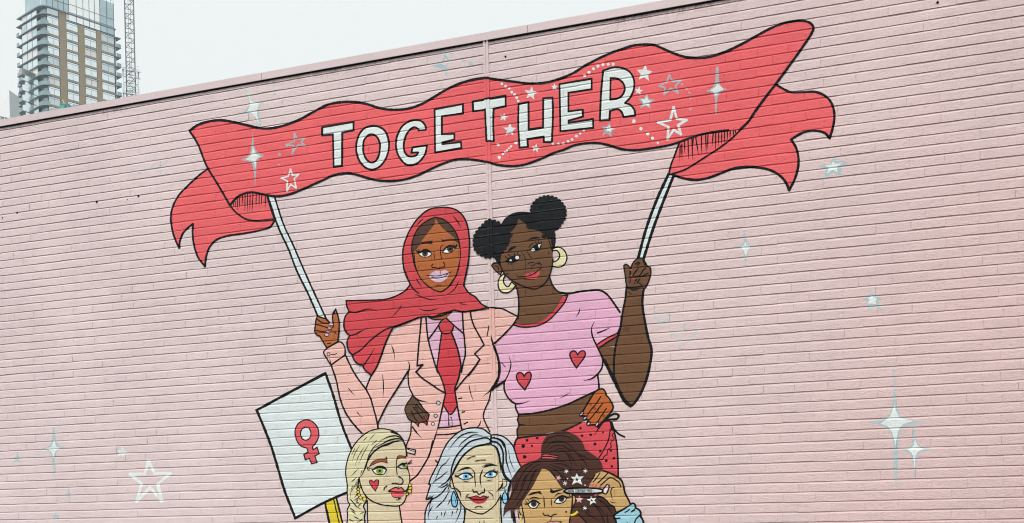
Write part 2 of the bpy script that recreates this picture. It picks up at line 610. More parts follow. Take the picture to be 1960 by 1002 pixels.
def join(lst):
    V, Fc = [], []
    for v, f in lst:
        n = len(V); V += v; Fc += [tuple(i + n for i in q) for q in f]
    return V, Fc

def corner(d, n=7, ru=1.5, rv=2.6):
    "points round the corner from the left facade to the right one, d metres outside"
    A = C0 + v_ * rv + nV * d; B = C0 + u_ * ru + nU * d
    K = C0 + (nU + nV) * d * 0.75
    return [(A * (1 - t) ** 2 + K * 2 * t * (1 - t) + B * t * t) for t in (i / (n - 1) for i in range(n))]

def on_u(zx, z=None):
    "point of the right facade seen at enlarged picture column zx"
    px = zx / 3.855
    lo, hi = -0.1, 1.3
    for _ in range(40):
        m = (lo + hi) / 2
        p = C0 + Uv * m
        x = PX + (F * p.x / p.y) * cr + (-F * (C3.z - 12 - EYE) / p.y) * sr
        if x < px: lo = m
        else: hi = m
    return C0 + Uv * lo
def on_v(zx):
    px = zx / 3.855
    lo, hi = -0.1, 1.3
    for _ in range(40):
        m = (lo + hi) / 2
        p = C0 + Vv * m
        x = PX + (F * p.x / p.y) * cr + (-F * (C3.z - 12 - EYE) / p.y) * sr
        if x > px: lo = m
        else: hi = m
    return C0 + Vv * lo

R0, L0 = C0 + Uv, C0 + Vv
far = C0 + Uv + Vv
obj('core', *prism([C0 + u_ * 1.2 + v_ * 1.2, R0 + v_ * 0.6, far, L0 + u_ * 0.6], 0.0, TC + 2.5), dark_m, tower)
NF = 13
obj('lower_floors', *prism([C0 - (u_ + v_) * 0.1, R0 + u_ * 0.3, far, L0 + v_ * 0.3], 0.0, TC - 3.2 * NF - 0.4), conc, tower)
wu = [(358, 441), (500, 583), (633, 718), (757, 850)]
bu = [(446, 496), (587, 630), (721, 753)]
wv = [(283, 248), (246, 212), (210, 174)]
for k in range(NF + 1):
    z = TC - 3.2 * k
    if k < NF + 1:
        ring = corner(0.55) + [C0 + u_ * 2.0 + nU * 0.24, R0 - u_ * 0.3 + nU * 0.24, R0 + nU * 0.35, R0 + u_ * 1.5 + nU * 0.35, R0 + u_ * 1.5 + v_ * 3, L0 + v_ * 1.5 + u_ * 3, L0 + v_ * 1.5 + nV * 0.35]
        obj('floor_slab', *prism(ring, z - 0.22, z + 0.02), slab_m, tower)
    if k == NF: break
    top_, bot = z - 0.222, z - 3.2 + 0.022
    for a, b in wu:
        A, B_ = on_u(a), on_u(b)
        w = obj('window', *panel(A, B_, bot + 0.45, top_ - 0.12, nU, 0.02, 0.08), pane(), tower)
        mid = A + (B_ - A) * 0.5
        obj('window_frame', *join([panel(A, B_, top_ - 0.62, top_ - 0.54, nU, 0.083, 0.12), panel(A - u_ * .1, A, bot + 0.4, top_ - 0.1, nU, 0.0, 0.13), panel(B_, B_ + u_ * .1, bot + 0.4, top_ - 0.1, nU, 0.0, 0.13),
                                   panel(mid - u_ * 0.03, mid + u_ * 0.03, bot + 0.45, top_ - 0.63, nU, 0.083, 0.12)]), frame_m, w)
    for a, b in bu:
        obj('bronze_panel', *panel(on_u(a), on_u(b), bot, top_, nU, 0.0, 0.22), bronze, tower)
    obj('spandrel', *panel(on_u(356), on_u(851), bot + 0.003, bot + 0.46, nU, -0.3, 0.21), bronze, tower)
    for a, b in wv:
        A, B_ = on_v(a), on_v(b)
        w = obj('window', *panel(A, B_, bot + 0.12, top_ - 0.12, nV, 0.02, 0.08), pane(), tower)
        obj('window_frame', *panel(B_, B_ + (B_ - A).normalized() * 0.12, bot, top_, nV, 0.0, 0.13), frame_m, w)
    # rounded corner: recessed dark glazing and a curved glass balustrade on the slab edge
    inner = corner(-0.5) ; innb = corner(-0.62)
    obj('corner_glazing', *prism(inner + list(reversed(innb)), bot, top_), glass_teal, tower)
    o1, o2 = corner(0.50), corner(0.44)
    obj('balustrade', *prism(o1 + list(reversed(o2)), bot, bot + 1.05), glass_teal, tower)
    # glass balustrades round the balconies at both ends
    q = [(R0 + nU * 0.30, R0 + u_ * 1.45 + nU * 0.30, nU), (L0 + nV * 0.30, L0 + v_ * 1.45 + nV * 0.30, nV)]
    obj('balustrade', *panel(q[0][0], q[0][1], bot, bot + 1.05, nU, -0.05, 0.0), glass_teal, tower)
    obj('balustrade', *panel(q[1][0], q[1][1], bot, bot + 1.05, nV, -0.05, 0.0), glass_teal, tower)
    obj('balcony_wall', *prism([R0 - u_ * .2 + v_ * .2, R0 + v_ * .2 + u_ * 0.05, R0 + v_ * 4 + u_ * 0.05, R0 + v_ * 4 - u_ * .2], bot, top_), glass_blue, tower)
# crown: set back behind the rounded corner on the left, tall glass screens on the right
zt0 = TC + 2.6
obj('roof_slab', *prism(corner(0.55) + [R0 + nU * 0.4, R0 + v_ * 3, L0 + u_ * 3, L0 + v_ * 1.0 + nV * 0.4], zt0 - 0.35, zt0), slab_m, tower)
bot, top_ = TC + 0.022, zt0 - 0.352
for a, b in wu[:1] + [(500, 583)]:
    obj('window', *panel(on_u(a), on_u(b), bot + 0.3, top_, nU, 0.02, 0.08), pane(), tower)
obj('bronze_panel', *panel(on_u(446), on_u(496), bot, top_, nU, 0.0, 0.22), bronze, tower)
for a, b in wv: obj('window', *panel(on_v(a), on_v(b), bot + 0.12, top_ - 0.05, nV, 0.02, 0.08), pane(), tower)
obj('corner_glazing', *prism(corner(-0.5) + list(reversed(corner(-0.62))), bot, top_), glass_teal, tower)
crz = zt0 + 8.2
cols_ = [(358, 400, glass_blue), (401, 440, glass_blue), (441, 480, glass_blue), (481, 519, glass_blue), (521, 575, frost), (577, 625, frost), (627, 670, frost), (672, 710, frost), (712, 749, frost), (751, 800, glass_blue), (802, 852, glass_blue)]
for a, b, m in cols_:
    A, B_ = on_u(a), on_u(b)
    base_z = zt0 if a < 520 else TC + 0.3
    w = obj('crown_screen', *panel(A, B_, base_z + 0.02, crz, nU, 0.12, 0.20), m, tower)
    obj('mullion', *join([panel(B_ - u_ * .06, B_ + u_ * .06, base_z + 0.02, crz, nU, 0.203, 0.30)] + [panel(A, B_ - u_ * .07, base_z + h - .05, base_z + h + .05, nU, 0.203, 0.27) for h in (2.6, 5.2)]), frame_m, w)
for a, b in wv:
    obj('crown_screen', *panel(on_v(a), on_v(b), zt0 + 0.02, crz, nV, -1.2, -1.1), glass_blue, tower)
obj('crown_screen', *prism(corner(-0.9) + list(reversed(corner(-1.0))), zt0 + 0.02, crz), glass_blue, tower)
V, Fc = join([panel(on_u(x) , on_u(x) + u_ * 0.12, crz, crz + 0.9, nU, 0.1, 0.16) for x in (700, 735, 770, 800, 830, 850)] + [panel(on_u(690), on_u(852), crz + 0.84, crz + 0.9, nU, 0.165, 0.2)])
obj('roof_rail', V, Fc, slab_m, tower)

# lower wing to the left of the tower
Wc = at(44.5, 165, 262.0); wing = empty('tower_wing', Vector((Wc.x, Wc.y, 0)))
tag(wing, 'lower glazed wing with curved balconies at the left foot of the tower', 'building')
zw = at(35, 141, 265.0).z
wb = Wc.copy(); wb.z = 0
def wp(d, n=6):
    A, B_ = wb + v_ * 2.9, wb + Vector((0.2, 0, 0)) 
    e = wb + v_ * 2.9 + nV * -3.5
    return A, B_, e
def wing_ring(d):
    A = wb + nV * d; B_ = wb + v_ * 1.6 + nV * d; K = wb + v_ * (3.0 + d) + nV * d; E_ = wb + v_ * (3.0 + d) - nV * 2.2
    arc = [B_ * (1 - t) ** 2 + K * 2 * t * (1 - t) + E_ * t * t for t in (0, .2, .4, .6, .8, 1)]
    return list(reversed([A] + arc + [wb + v_ * (3.0 + d) - nV * 9, wb - nV * 9]))
def wprism(pts, z0, z1):
    v, f = prism(pts, z0, z1)
    dx, dy = C0.x - wb.x, C0.y - wb.y
    return [(p[0] + dx, p[1] + dy, p[2]) for p in v], f
obj('wing_body', *wprism(wing_ring(-0.6), 0, zw - 0.3), glass_sky, wing)
obj('parapet', *wprism(wing_ring(0.25), zw - 1.9, zw), plain('parapet_panel', (0.36, 0.38, 0.38, 1), 0.6), wing)
for k in range(1, 9):
    obj('floor_slab', *wprism(wing_ring(0.35), zw - 1.9 - 3.2 * k + 1.2, zw - 1.9 - 3.2 * k + 1.5), slab_m, wing)
    r1, r2 = wing_ring(0.30), wing_ring(0.24)
    obj('balustrade', *wprism(r1[2:9] + list(reversed(r2[2:9])), zw - 1.9 - 3.2 * k + 1.502, zw - 1.9 - 3.2 * k + 2.4), glass_teal, wing)

# tapering white tower far behind
Yp = 520.0
a = at(17.6, 173, Yp); bl = at(-22, 262, Yp); brp = at(27.3, 262, Yp); ar = at(26.6, 176, Yp)
pt = empty('tapered_tower', Vector((a.x, Yp, 0)))
tag(pt, 'pale slanting wedge shaped tower far off at the left edge', 'building')
dep = 30.0
kx = (a.x - bl.x) / max(1e-3, (a.z - bl.z))
xl = a.x - kx * a.z
V = [(xl - a.x, 0, 0), (0.6, 0, 0), (0.0, 0, a.z), (ar.x - a.x, 14, 0), (ar.x - a.x, 14, a.z - 1), (xl - a.x + 4, dep, 0), (ar.x - a.x, dep, 0), (1.0, dep, a.z - 2)]
obj('white_face', [V[0], V[1], V[2], V[5], V[7]], [(0, 1, 2), (0, 2, 4, 3)], plain('white_cladding', (0.78, 0.79, 0.78, 1), 0.5, var=0.04), pt)
obj('grey_face', [V[1], V[3], V[4], V[2], V[6], V[7]], [(0, 1, 2, 3), (1, 4, 5, 2)], plain('shaded_cladding', (0.50, 0.53, 0.53, 1), 0.5, var=0.06), pt)  # right side of the same tower, its shade put into the grey

# low glass roof at the bottom left, nearer
Yg = 150.0
p0, p1 = at(-40, 214, Yg), at(17, 227.5, Yg)
lg = empty('glass_block', Vector((p0.x, Yg, 0)))
tag(lg, 'low teal glass block peeping over the wall at the left edge', 'building')
w_ = p1.x - p0.x
V = [(0, 0, 0), (w_, 0, 0), (w_, 0, p1.z), (0, 0, p0.z), (0, 9, 0), (w_, 9, 0), (w_, 9, p1.z), (0, 9, p0.z)]
obj('glazing', V, [(0, 1, 2, 3), (1, 5, 6, 2), (3, 2, 6, 7), (4, 7, 6, 5), (0, 3, 7, 4)], glass_teal, lg)
V, Fc = [], []
for i in range(9):
    t = i / 8
    x = t * w_; zz = p0.z + t * (p1.z - p0.z)
    n = len(V); v, f = box_mesh(x - .06, x + .06, -0.15, -0.01, 0, zz); V += v; Fc += [tuple(j + n for j in q) for q in f]
n = len(V)
V += [(-.1, -.2, p0.z), (w_ + .1, -.2, p1.z), (w_ + .1, -.2, p1.z + .35), (-.1, -.2, p0.z + .35), (-.1, 9, p0.z), (w_ + .1, 9, p1.z), (w_ + .1, 9, p1.z + .35), (-.1, 9, p0.z + .35)]
Fc += [tuple(j + n for j in q) for q in ((0, 1, 2, 3), (1, 5, 6, 2), (3, 2, 6, 7), (4, 7, 6, 5), (0, 3, 7, 4), (0, 4, 5, 1))]
obj('roof_frame', V, Fc, frost, lg)

# teal site cabin with a yellow boom on a half built block
Ys = 225.0
q0, q1 = at(114.5, 209.5, Ys), at(130, 199.5, Ys)
hb = empty('half_built_block', Vector((at(140, 212, Ys).x, Ys + 1.0, 0)))
tag(hb, 'half built concrete block just showing above the wall under the tower', 'building')
x_ = hb.location.x
v, f = box_mesh(at(96, 212, Ys).x - x_, at(176, 212, Ys).x - x_, -1.5, 9, 0, q0.z - 0.01)
obj('frame', v, f, conc, hb)
V, Fc = [], []
for i in range(7):
    xx = at(133, 205, Ys).x - x_ + i * 1.1
    n = len(V); v, f = box_mesh(xx, xx + .12, -1.0, -0.88, q0.z - 0.01, q0.z + 1.3 - i * 0.05); V += v; Fc += [tuple(j + n for j in q) for q in f]
n = len(V); v, f = box_mesh(at(133, 205, Ys).x - x_, at(133, 205, Ys).x - x_ + 6.8, -0.87, -0.75, q0.z + 0.8, q0.z + 0.95); V += v; Fc += [tuple(j + n for j in q) for q in f]
obj('edge_rail', V, Fc, frame_m, hb)
cb = empty('site_cabin', Vector((q0.x, Ys, q0.z)))
tag(cb, 'small teal site cabin standing on the half built block', 'cabin')
cw, ch = q1.x - q0.x, q1.z - q0.z
v, f = box_mesh(0, cw, 0, 2.4, 0, ch)
teal_m = plain('teal_sheet', (0.05, 0.34, 0.36, 1), 0.6, var=0.2, scale=1)
obj('body', v, f, teal_m, cb)
v, f = box_mesh(-0.08, cw + 0.08, -0.08, 2.48, ch + 0.002, ch + 0.12); obj('roof', v, f, teal_m, cb)
v, f = box_mesh(cw * .55, cw * .85, -0.03, -0.003, ch * .35, ch * .75); obj('window', v, f, dark_m, cb)
bm_ = empty('yellow_boom', Vector((at(121, 200, Ys).x, Ys + 3.2, q0.z)))
tag(bm_, 'short yellow lifting boom leaning behind the teal cabin', 'boom')
e0 = at(119.5, 191, Ys + 3.2)
dx, dz = e0.x - bm_.location.x, e0.z - q0.z
V = [(-.14, -.14, 0), (.14, -.14, 0), (.14, .14, 0), (-.14, .14, 0), (dx - .1, -.1, dz), (dx + .1, -.1, dz), (dx + .1, .1, dz), (dx - .1, .1, dz)]
yel = plain('yellow_steel', (0.72, 0.50, 0.04, 1), 0.5)
obj('arm', V, [(0, 1, 5, 4), (1, 2, 6, 5), (2, 3, 7, 6), (3, 0, 4, 7), (4, 5, 6, 7), (3, 2, 1, 0)], yel, bm_)
v, f = box_mesh(-.35, .35, -.35, .35, 0, 0.3); obj('base', v, f, yel, bm_)

# tower crane mast
Yk = 165.0
k0 = at(249, 90, Yk)
mast = empty('crane_mast', Vector((k0.x, Yk, 0)))
tag(mast, 'grey lattice crane mast rising behind the wall beside the tower', 'crane')
HW = 0.80
ang = math.radians(24)
def rot(x, y): return (x * math.cos(ang) - y * math.sin(ang), x * math.sin(ang) + y * math.cos(ang))
def bar(V, Fc, p, q, r, sides=4):
    p, q = Vector(p), Vector(q)
    d = (q - p).normalized()
    a_ = d.cross(Vector((0.3, 0.1, 1)) if abs(d.z) < 0.9 else Vector((1, 0, 0))).normalized()
    b_ = d.cross(a_)
    n = len(V)
    for c in (p, q):
        for i in range(sides):
            t = 2 * math.pi * (i + .5) / sides
            V.append(tuple(c + (a_ * math.cos(t) + b_ * math.sin(t)) * r))
    for i in range(sides): Fc.append((n + i, n + (i + 1) % sides, n + sides + (i + 1) % sides, n + sides + i))
    Fc.append(tuple(n + i for i in range(sides))); Fc.append(tuple(n + 2 * sides - 1 - i for i in range(sides)))
cn = [rot(*c) for c in ((-HW, -HW), (HW, -HW), (HW, HW), (-HW, HW))]
for x, y in cn:
    V, Fc = [], []; bar(V, Fc, (x, y, 0), (x, y, 112), 0.115); obj('chord', V, Fc, steel, mast)
SEC = 1.9
sec_me = None
for i in range(int(112 / SEC)):
    if sec_me is None:
        V, Fc = [], []
        for c in range(4):
            (x0, y0), (x1, y1) = cn[c], cn[(c + 1) % 4]
            bar(V, Fc, (x0, y0, 0), (x1, y1, 0), 0.055)
            xm, ym = (x0 + x1) / 2, (y0 + y1) / 2
            if c % 2 == 0: bar(V, Fc, (x0, y0, 0), (x1, y1, SEC), 0.05)
            else: bar(V, Fc, (x1, y1, 0), (x0, y0, SEC), 0.05)
        o = obj('lattice', V, Fc, steel, mast); sec_me = o.data
    else:
        o = bpy.data.objects.new('lattice', sec_me); col.objects.link(o); o.parent = mast
    o.location = (0, 0, i * SEC)
    # ladder rungs inside
V, Fc = [], []
for s in (-.2, .2):
    p = rot(s, 0.2); bar(V, Fc, (p[0], p[1], 0), (p[0], p[1], 112), 0.03)
for i in range(0, 280):
    a_, b_ = rot(-.2, .2), rot(.2, .2); bar(V, Fc, (a_[0], a_[1], i * .4), (b_[0], b_[1], i * .4), 0.018, 3)
obj('ladder', V, Fc, steel, mast)
zl, zh = at(249, 187, Yk).z, at(249, 138, Yk).z
pale = plain('pale_mesh', (0.55, 0.66, 0.66, 1), 0.6, var=0.15)
cage = obj('climbing_cage', *(lambda V, Fc: [[bar(V, Fc, (*rot(x, y), zl - 4), (*rot(x, y), zh), 0.08) for x, y in ((-1.3, -1.3), (1.3, -1.3), (1.3, 1.3), (-1.3, 1.3))],
    [bar(V, Fc, (*rot(*a_), z), (*rot(*b_), z), 0.06) for z in (zl, (zl * 2 + zh) / 3, (zl + 2 * zh) / 3, zh) for a_, b_ in (((-1.3, -1.3), (1.3, -1.3)), ((1.3, -1.3), (1.3, 1.3)), ((1.3, 1.3), (-1.3, 1.3)), ((-1.3, 1.3), (-1.3, -1.3)))],
    [bar(V, Fc, (*rot(a_, -1.3), z), (*rot(-a_, -1.3), z + (zh - zl) / 3), 0.05) for a_ in (1.3,) for z in (zl, zl + (zh - zl) / 3, zl + 2 * (zh - zl) / 3)]] and (V, Fc))([], []), pale, mast)
for z in (zh - 0.5, zl):
    V, Fc = [], []
    for x0, x1, y0, y1 in ((-1.55, 1.75, -1.45, -1.3), (-1.55, 1.75, 1.3, 1.45), (-1.45, -1.3, -1.299, 1.299), (1.3, 1.45, -1.299, 1.299)):
        v, f = box_mesh(x0, x1, y0, y1, z, z + 0.12)
        n = len(V); V += [(*rot(a_, b_), c_) for a_, b_, c_ in v]; Fc += [tuple(j + n for j in q) for q in f]
    pl = obj('platform', V, Fc, pale, mast)
    V, Fc = [], []
    for h in (1.1,):
        for a_, b_ in (((-1.5, -1.5), (1.5, -1.5)), ((1.5, -1.5), (1.5, 1.5)), ((1.5, 1.5), (-1.5, 1.5)), ((-1.5, 1.5), (-1.5, -1.5))): bar(V, Fc, (*rot(*a_), z + h), (*rot(*b_), z + h), 0.03)
    for a_ in ((-1.5, -1.5), (1.5, -1.5), (1.5, 1.5), (-1.5, 1.5), (0, -1.5), (0, 1.5)): bar(V, Fc, (*rot(*a_), z + .12), (*rot(*a_), z + 1.1), 0.03)
    obj('guard_rail', V, Fc, pale, pl)

# ------------------------------------------------------------------ the grey air between here and the towers
v, f = box_mesh(-1510, 1510, -1510, 1510, -1.2, 200)
hz = obj('haze', v, f, None)
tag(hz, kind='stuff')
m = bpy.data.materials.new('haze_air'); m.use_nodes = True
nt = m.node_tree; nt.nodes.clear()
o_ = nt.nodes.new('ShaderNodeOutputMaterial'); pv_ = nt.nodes.new('ShaderNodeVolumePrincipled')
pv_.inputs['Color'].default_value = (0.86, 0.96, 1.0, 1)
pv_.inputs['Density'].default_value = 0.00036
pv_.inputs['Anisotropy'].default_value = 0.2
nt.links.new(pv_.outputs[0], o_.inputs['Volume'])
hz.data.materials.append(m)

# ------------------------------------------------------------------ paint on the wall
# Each painted figure is a film of paint lying on the brick relief, its shapes cut along every arris and joint.
LAYER = 0.00034
GRID = 0.014
top = {}

def touched(polys):
    cells = set()
    for p in polys:
        a0 = int(math.floor(min(q[0] for q in p) / GRID)); a1 = int(math.floor(max(q[0] for q in p) / GRID))
        b0 = int(math.floor(min(q[1] for q in p) / GRID)); b1 = int(math.floor(max(q[1] for q in p) / GRID))
        if a1 - a0 < 2 or b1 - b0 < 2:
            for a in range(a0, a1 + 1):
                for b in range(b0, b1 + 1): cells.add((a, b))
            continue
        n = len(p)
        for a in range(a0, a1 + 1):
            for b in range(b0, b1 + 1):
                cx, cz = (a + .5) * GRID, (b + .5) * GRID
                ok = True
                sg = 0
                area = sum(p[i][0] * p[(i + 1) % n][1] - p[(i + 1) % n][0] * p[i][1] for i in range(n))
                sg = 1 if area > 0 else -1
                for i in range(n):
                    ax, az = p[i][0], p[i][1]; bx, bz = p[(i + 1) % n][0], p[(i + 1) % n][1]
                    L = math.hypot(bx - ax, bz - az)
                    if L < 1e-9: continue
                    if sg * ((bx - ax) * (cz - az) - (bz - az) * (cx - ax)) / L < -0.72 * GRID: ok = False; break
                if ok: cells.add((a, b))
    return cells

BELOW = 16.0     # figures that the photograph's lower edge crosses go on this much further down the wall
def parse(tile, s):
    "'x,y x,y! ...' in a view of the photograph (x0, y0, scale); ! marks a corner"
    x0, y0, k = tile
    pts, cor = [], []
    for t in s.split():
        c = t.endswith('!')
        x, y = t.rstrip('!').split(',')
        px, py = x0 + float(x) / k, y0 + float(y) / k
        if py > 1000.9: py += BELOW
        pts.append((px, py)); cor.append(c)
    return pts, cor

def smooth(pts, cor, closed, step=2.4):
    n = len(pts)
    out = []
    segs = n if closed else n - 1
    for i in range(segs):
        p1, p2 = pts[i], pts[(i + 1) % n]
        p0 = pts[i - 1] if (closed or i > 0) and not cor[i] else (2 * p1[0] - p2[0], 2 * p1[1] - p2[1])
        q = (i + 2) % n
        p3 = pts[q] if (closed or i + 2 < n) and not cor[(i + 1) % n] else (2 * p2[0] - p1[0], 2 * p2[1] - p1[1])
        d = math.hypot(p2[0] - p1[0], p2[1] - p1[1])
        if cor[i] and cor[(i + 1) % n]:
            out.append(p1); continue
        m = max(1, min(12, int(d / step + 0.5)))
        def tdist(a, b): return max(1e-6, math.hypot(a[0] - b[0], a[1] - b[1]) ** 0.5)
        t0 = 0.0; t1 = t0 + tdist(p0, p1); t2 = t1 + tdist(p1, p2); t3 = t2 + tdist(p2, p3)
        for a in range(m):
            t = t1 + (t2 - t1) * a / m
            def lp(u, v, ta, tb): 
                w = (t - ta) / (tb - ta)
                return (u[0] + w * (v[0] - u[0]), u[1] + w * (v[1] - u[1]))
            A1 = lp(p0, p1, t0, t1); A2 = lp(p1, p2, t1, t2); A3 = lp(p2, p3, t2, t3)
            B1 = lp(A1, A2, t0, t2); B2 = lp(A2, A3, t1, t3)
            out.append(lp(B1, B2, t1, t2))
    if not closed: out.append(pts[-1])
    return out

def path(item):
    return smooth(*parse(item[0], item[1]), True)

def to_wall(p): return [wall_at(*q) for q in p]

def tess(loops):
    "triangles of a shape with holes, in wall coordinates"
    vl = [[Vector((a, b, 0)) for a, b in lp] for lp in loops]
    flat = [q for lp in loops for q in lp]
    out = []
    for t in tessellate_polygon(vl):
        a, b, c = (flat[i] for i in t)
        ar = (b[0] - a[0]) * (c[1] - a[1]) - (c[0] - a[0]) * (b[1] - a[1])
        if abs(ar) > 1e-9: out.append([a, b, c] if ar > 0 else [a, c, b])
    return out

rs = random.Random(5)
def stroke(pts, w, closed=False, taper=(0, 0), wob=0.14):
    "brush line through photograph points: convex quads, widths in photograph pixels"
    w *= 1.06
    P_ = [pts[0]]
    for p in pts[1:]:
        if math.hypot(p[0] - P_[-1][0], p[1] - P_[-1][1]) > 0.25: P_.append(p)
    if closed and math.hypot(P_[0][0] - P_[-1][0], P_[0][1] - P_[-1][1]) < 0.25: P_.pop()
    n = len(P_)
    if n < 2: return []
    runs, cur = [], [0]
    def ang(i):
        a, b, c = P_[(i - 1) % n], P_[i], P_[(i + 1) % n]
        d = abs(math.atan2(c[1] - b[1], c[0] - b[0]) - math.atan2(b[1] - a[1], b[0] - a[0]))
        return min(d, 2 * math.pi - d)
    idx = list(range(1, n)) + ([0] if closed else [])
    if closed:
        st = max(range(n), key=ang)
        idx = [(st + 1 + i) % n for i in range(n)]
        cur = [st]
    last = idx[-1]
    for i in idx:
        cur.append(i)
        if i != last and ang(i) > 0.75:
            runs.append(cur); cur = [i]
    runs.append(cur)
    tot = sum(math.hypot(P_[a][0] - P_[b][0], P_[a][1] - P_[b][1]) for r in runs for a, b in zip(r, r[1:]))
    done = 0.0
    quads = []
    for r in runs:
        q = [P_[i] for i in r]
        # butt the ends out a little so that corners close
        for e, o in ((0, 1), (-1, -2)):
            dx, dy = q[e][0] - q[o][0], q[e][1] - q[o][1]
            L = math.hypot(dx, dy) or 1
            ext = w * 0.4
            q[e] = (q[e][0] + dx / L * ext, q[e][1] + dy / L * ext)
        L_, R_ = [], []
        acc = done
        m = len(q)
        for i in range(m):
            a = q[max(0, i - 1)]; b = q[min(m - 1, i + 1)]
            dx, dy = b[0] - a[0], b[1] - a[1]
            l = math.hypot(dx, dy) or 1
            nx, ny = -dy / l, dx / l
            if i: acc += math.hypot(q[i][0] - q[i - 1][0], q[i][1] - q[i - 1][1])
            t = acc / tot if tot else 0
            ww = w * (1 + rs.uniform(-wob, wob))
            if taper[0] and t < taper[0]: ww *= 0.25 + 0.75 * t / taper[0]
            if taper[1] and 1 - t < taper[1]: ww *= 0.25 + 0.75 * max(0, 1 - t) / taper[1]
            L_.append((q[i][0] + nx * ww / 2, q[i][1] + ny * ww / 2))
            R_.append((q[i][0] - nx * ww / 2, q[i][1] - ny * ww / 2))
        done = acc
        quads.append([(L_[i], L_[i + 1], R_[i + 1], R_[i]) for i in range(m - 1)])
    return quads

def tri_of(quad):
    w = to_wall(quad)
    o = []
    for t in ((0, 1, 2), (0, 2, 3)):
        a, b, c = (w[i] for i in t)
        ar = (b[0] - a[0]) * (c[1] - a[1]) - (c[0] - a[0]) * (b[1] - a[1])
        if abs(ar) > 1e-10: o.append([a, b, c] if ar > 0 else [a, c, b])
    if len(o) == 2:
        # one quad when it is convex, so that the two halves share no seam
        ar = [(w[(i + 1) % 4][0] - w[i][0]) * (w[(i + 2) % 4][1] - w[(i + 1) % 4][1]) - (w[(i + 1) % 4][1] - w[i][1]) * (w[(i + 2) % 4][0] - w[(i + 1) % 4][0]) for i in range(4)]
        if all(x > 0 for x in ar): return [list(w)]
        if all(x < 0 for x in ar): return [list(reversed(w))]
    return o

mural_cells = set()

class Painted:
    "one painted figure: an Empty on the wall with its paint films as parts"
    def __init__(self, name, label, cat, anchor, group=None):
        s, z = wall_at(*anchor)
        self.base = (s, z)
        p = WALL_MW @ Vector((s, 0, z))
        self.root = empty(name, p, -TH)
        tag(self.root, label, cat, group)

    def film(self, name, mat, polys, parent, extra=None):
        "polys: list of groups of convex wall polygons; each group gets a hair of its own height"
        groups = []
        for gi, grp in enumerate(polys):
            out = []
            for p in grp: drape(p, out)
            groups.append(out)
        cells = touched([q for g_ in groups for q in g_])
        lay = 1 + max((top.get(c, 0) for c in cells), default=0)
        for c in cells: top[c] = lay
        mural_cells.update(cells)
        clusters = [list(range(len(groups)))]
        if name == 'outline' and len(groups) > 1:
            # ink lines that do not touch are separate pieces
            cs = [touched(g_) for g_ in groups]
            root = list(range(len(groups)))
            def find(a):
                while root[a] != a: a = root[a]
                return a
            for a in range(len(groups)):
                for b in range(a):
                    if not cs[a].isdisjoint(cs[b]): root[find(a)] = find(b)
            by = {}
            for a in range(len(groups)): by.setdefault(find(a), []).append(a)
            clusters = list(by.values())
        o = None
        for cl in clusters:
            V, Fc = [], []
            for gi in cl:
                lift = lay * LAYER + (gi % 6) * 0.00004
                idx = {}
                for q in groups[gi]:
                    f = []
                    for (s, z, hh) in q:
                        key = (round(s, 6), round(z, 6), round(hh, 6))
                        i = idx.get(key)
                        if i is None:
                            i = idx[key] = len(V)
                            V.append((s - self.base[0], -(hh + lift), z - self.base[1]))
                        if i not in f: f.append(i)
                    if len(f) > 2: Fc.append(f)
            if not Fc: continue
            p = obj(name, V, Fc, mat, parent or self.root)
            if name in ('hair_strand', 'hair_lines', 'freckles', 'eyelash'): p['kind'] = 'stuff'
            o = o or p
        if o is None: print('EMPTY FILM', name)
        return o

    def part(self, name, mat, fills=(), lines=(), ink=0, parent=None, holes=(), label=None, inkmat=None):
        """fills: (tile, points) shapes; ink: width of an outline round each; lines: (tile, points, width[, taper]) brush lines.
        holes: list matching fills. The ink is a child of the part (of its parent when the part is a sub-part)."""
        o = None
        if fills:
            polys = []
            outl = []
            for i, fl in enumerate(fills):
                lp = [fl if isinstance(fl, list) else path(fl)]
                for hpth in (holes[i] if i < len(holes) else ()):
                    lp.append(hpth if isinstance(hpth, list) else path(hpth))
                outl += lp
                polys.append(tess([to_wall(l) for l in lp]))
            o = self.film(name, mat, polys, parent)
            if label and o: o['label'] = label
            groups = []
            if ink:
                for l in outl: groups += stroke(l, ink, True)
        else:
            groups = []
        for ln in lines: groups += self.line(ln)
        if groups:
            polys = [[t for q in r for t in tri_of(q)] for r in groups]
            if o is None: return self.film(name, mat, polys, parent)
            host = parent if parent else o
            self.film('outline', inkmat or INK, polys, host)
        return o

    def line(self, ln):
        tile, pts, w = ln[:3]
        tp = ln[3] if len(ln) > 3 else (0, 0)
        if isinstance(pts, list): return stroke(pts, w, False, tp)
        out = []
        for s in pts.split('|'):
            out += stroke(smooth(*parse(tile, s.strip()), False), w, False, tp)
        return out

def ell(tile, cx, cy, rx, ry=None, rot=0.0, n=14):
    x0, y0, k = tile
    ry = ry or rx
    c, s = math.cos(math.radians(rot)), math.sin(math.radians(rot))
    return [(x0 + (cx + rx * math.cos(t) * c - ry * math.sin(t) * s) / k, y0 + (cy + rx * math.cos(t) * s + ry * math.sin(t) * c) / k)
            for t in (2 * math.pi * i / n for i in range(n))]

def blob(tile, cx, cy, r, seed=0, n=10):
    rr = random.Random(int(cx * 31 + cy * 17 + seed))
    x0, y0, k = tile
    return [(x0 + (cx + r * rr.uniform(.82, 1.12) * math.cos(t)) / k, y0 + (cy + r * rr.uniform(.82, 1.12) * math.sin(t)) / k)
            for t in (2 * math.pi * i / n for i in range(n))]

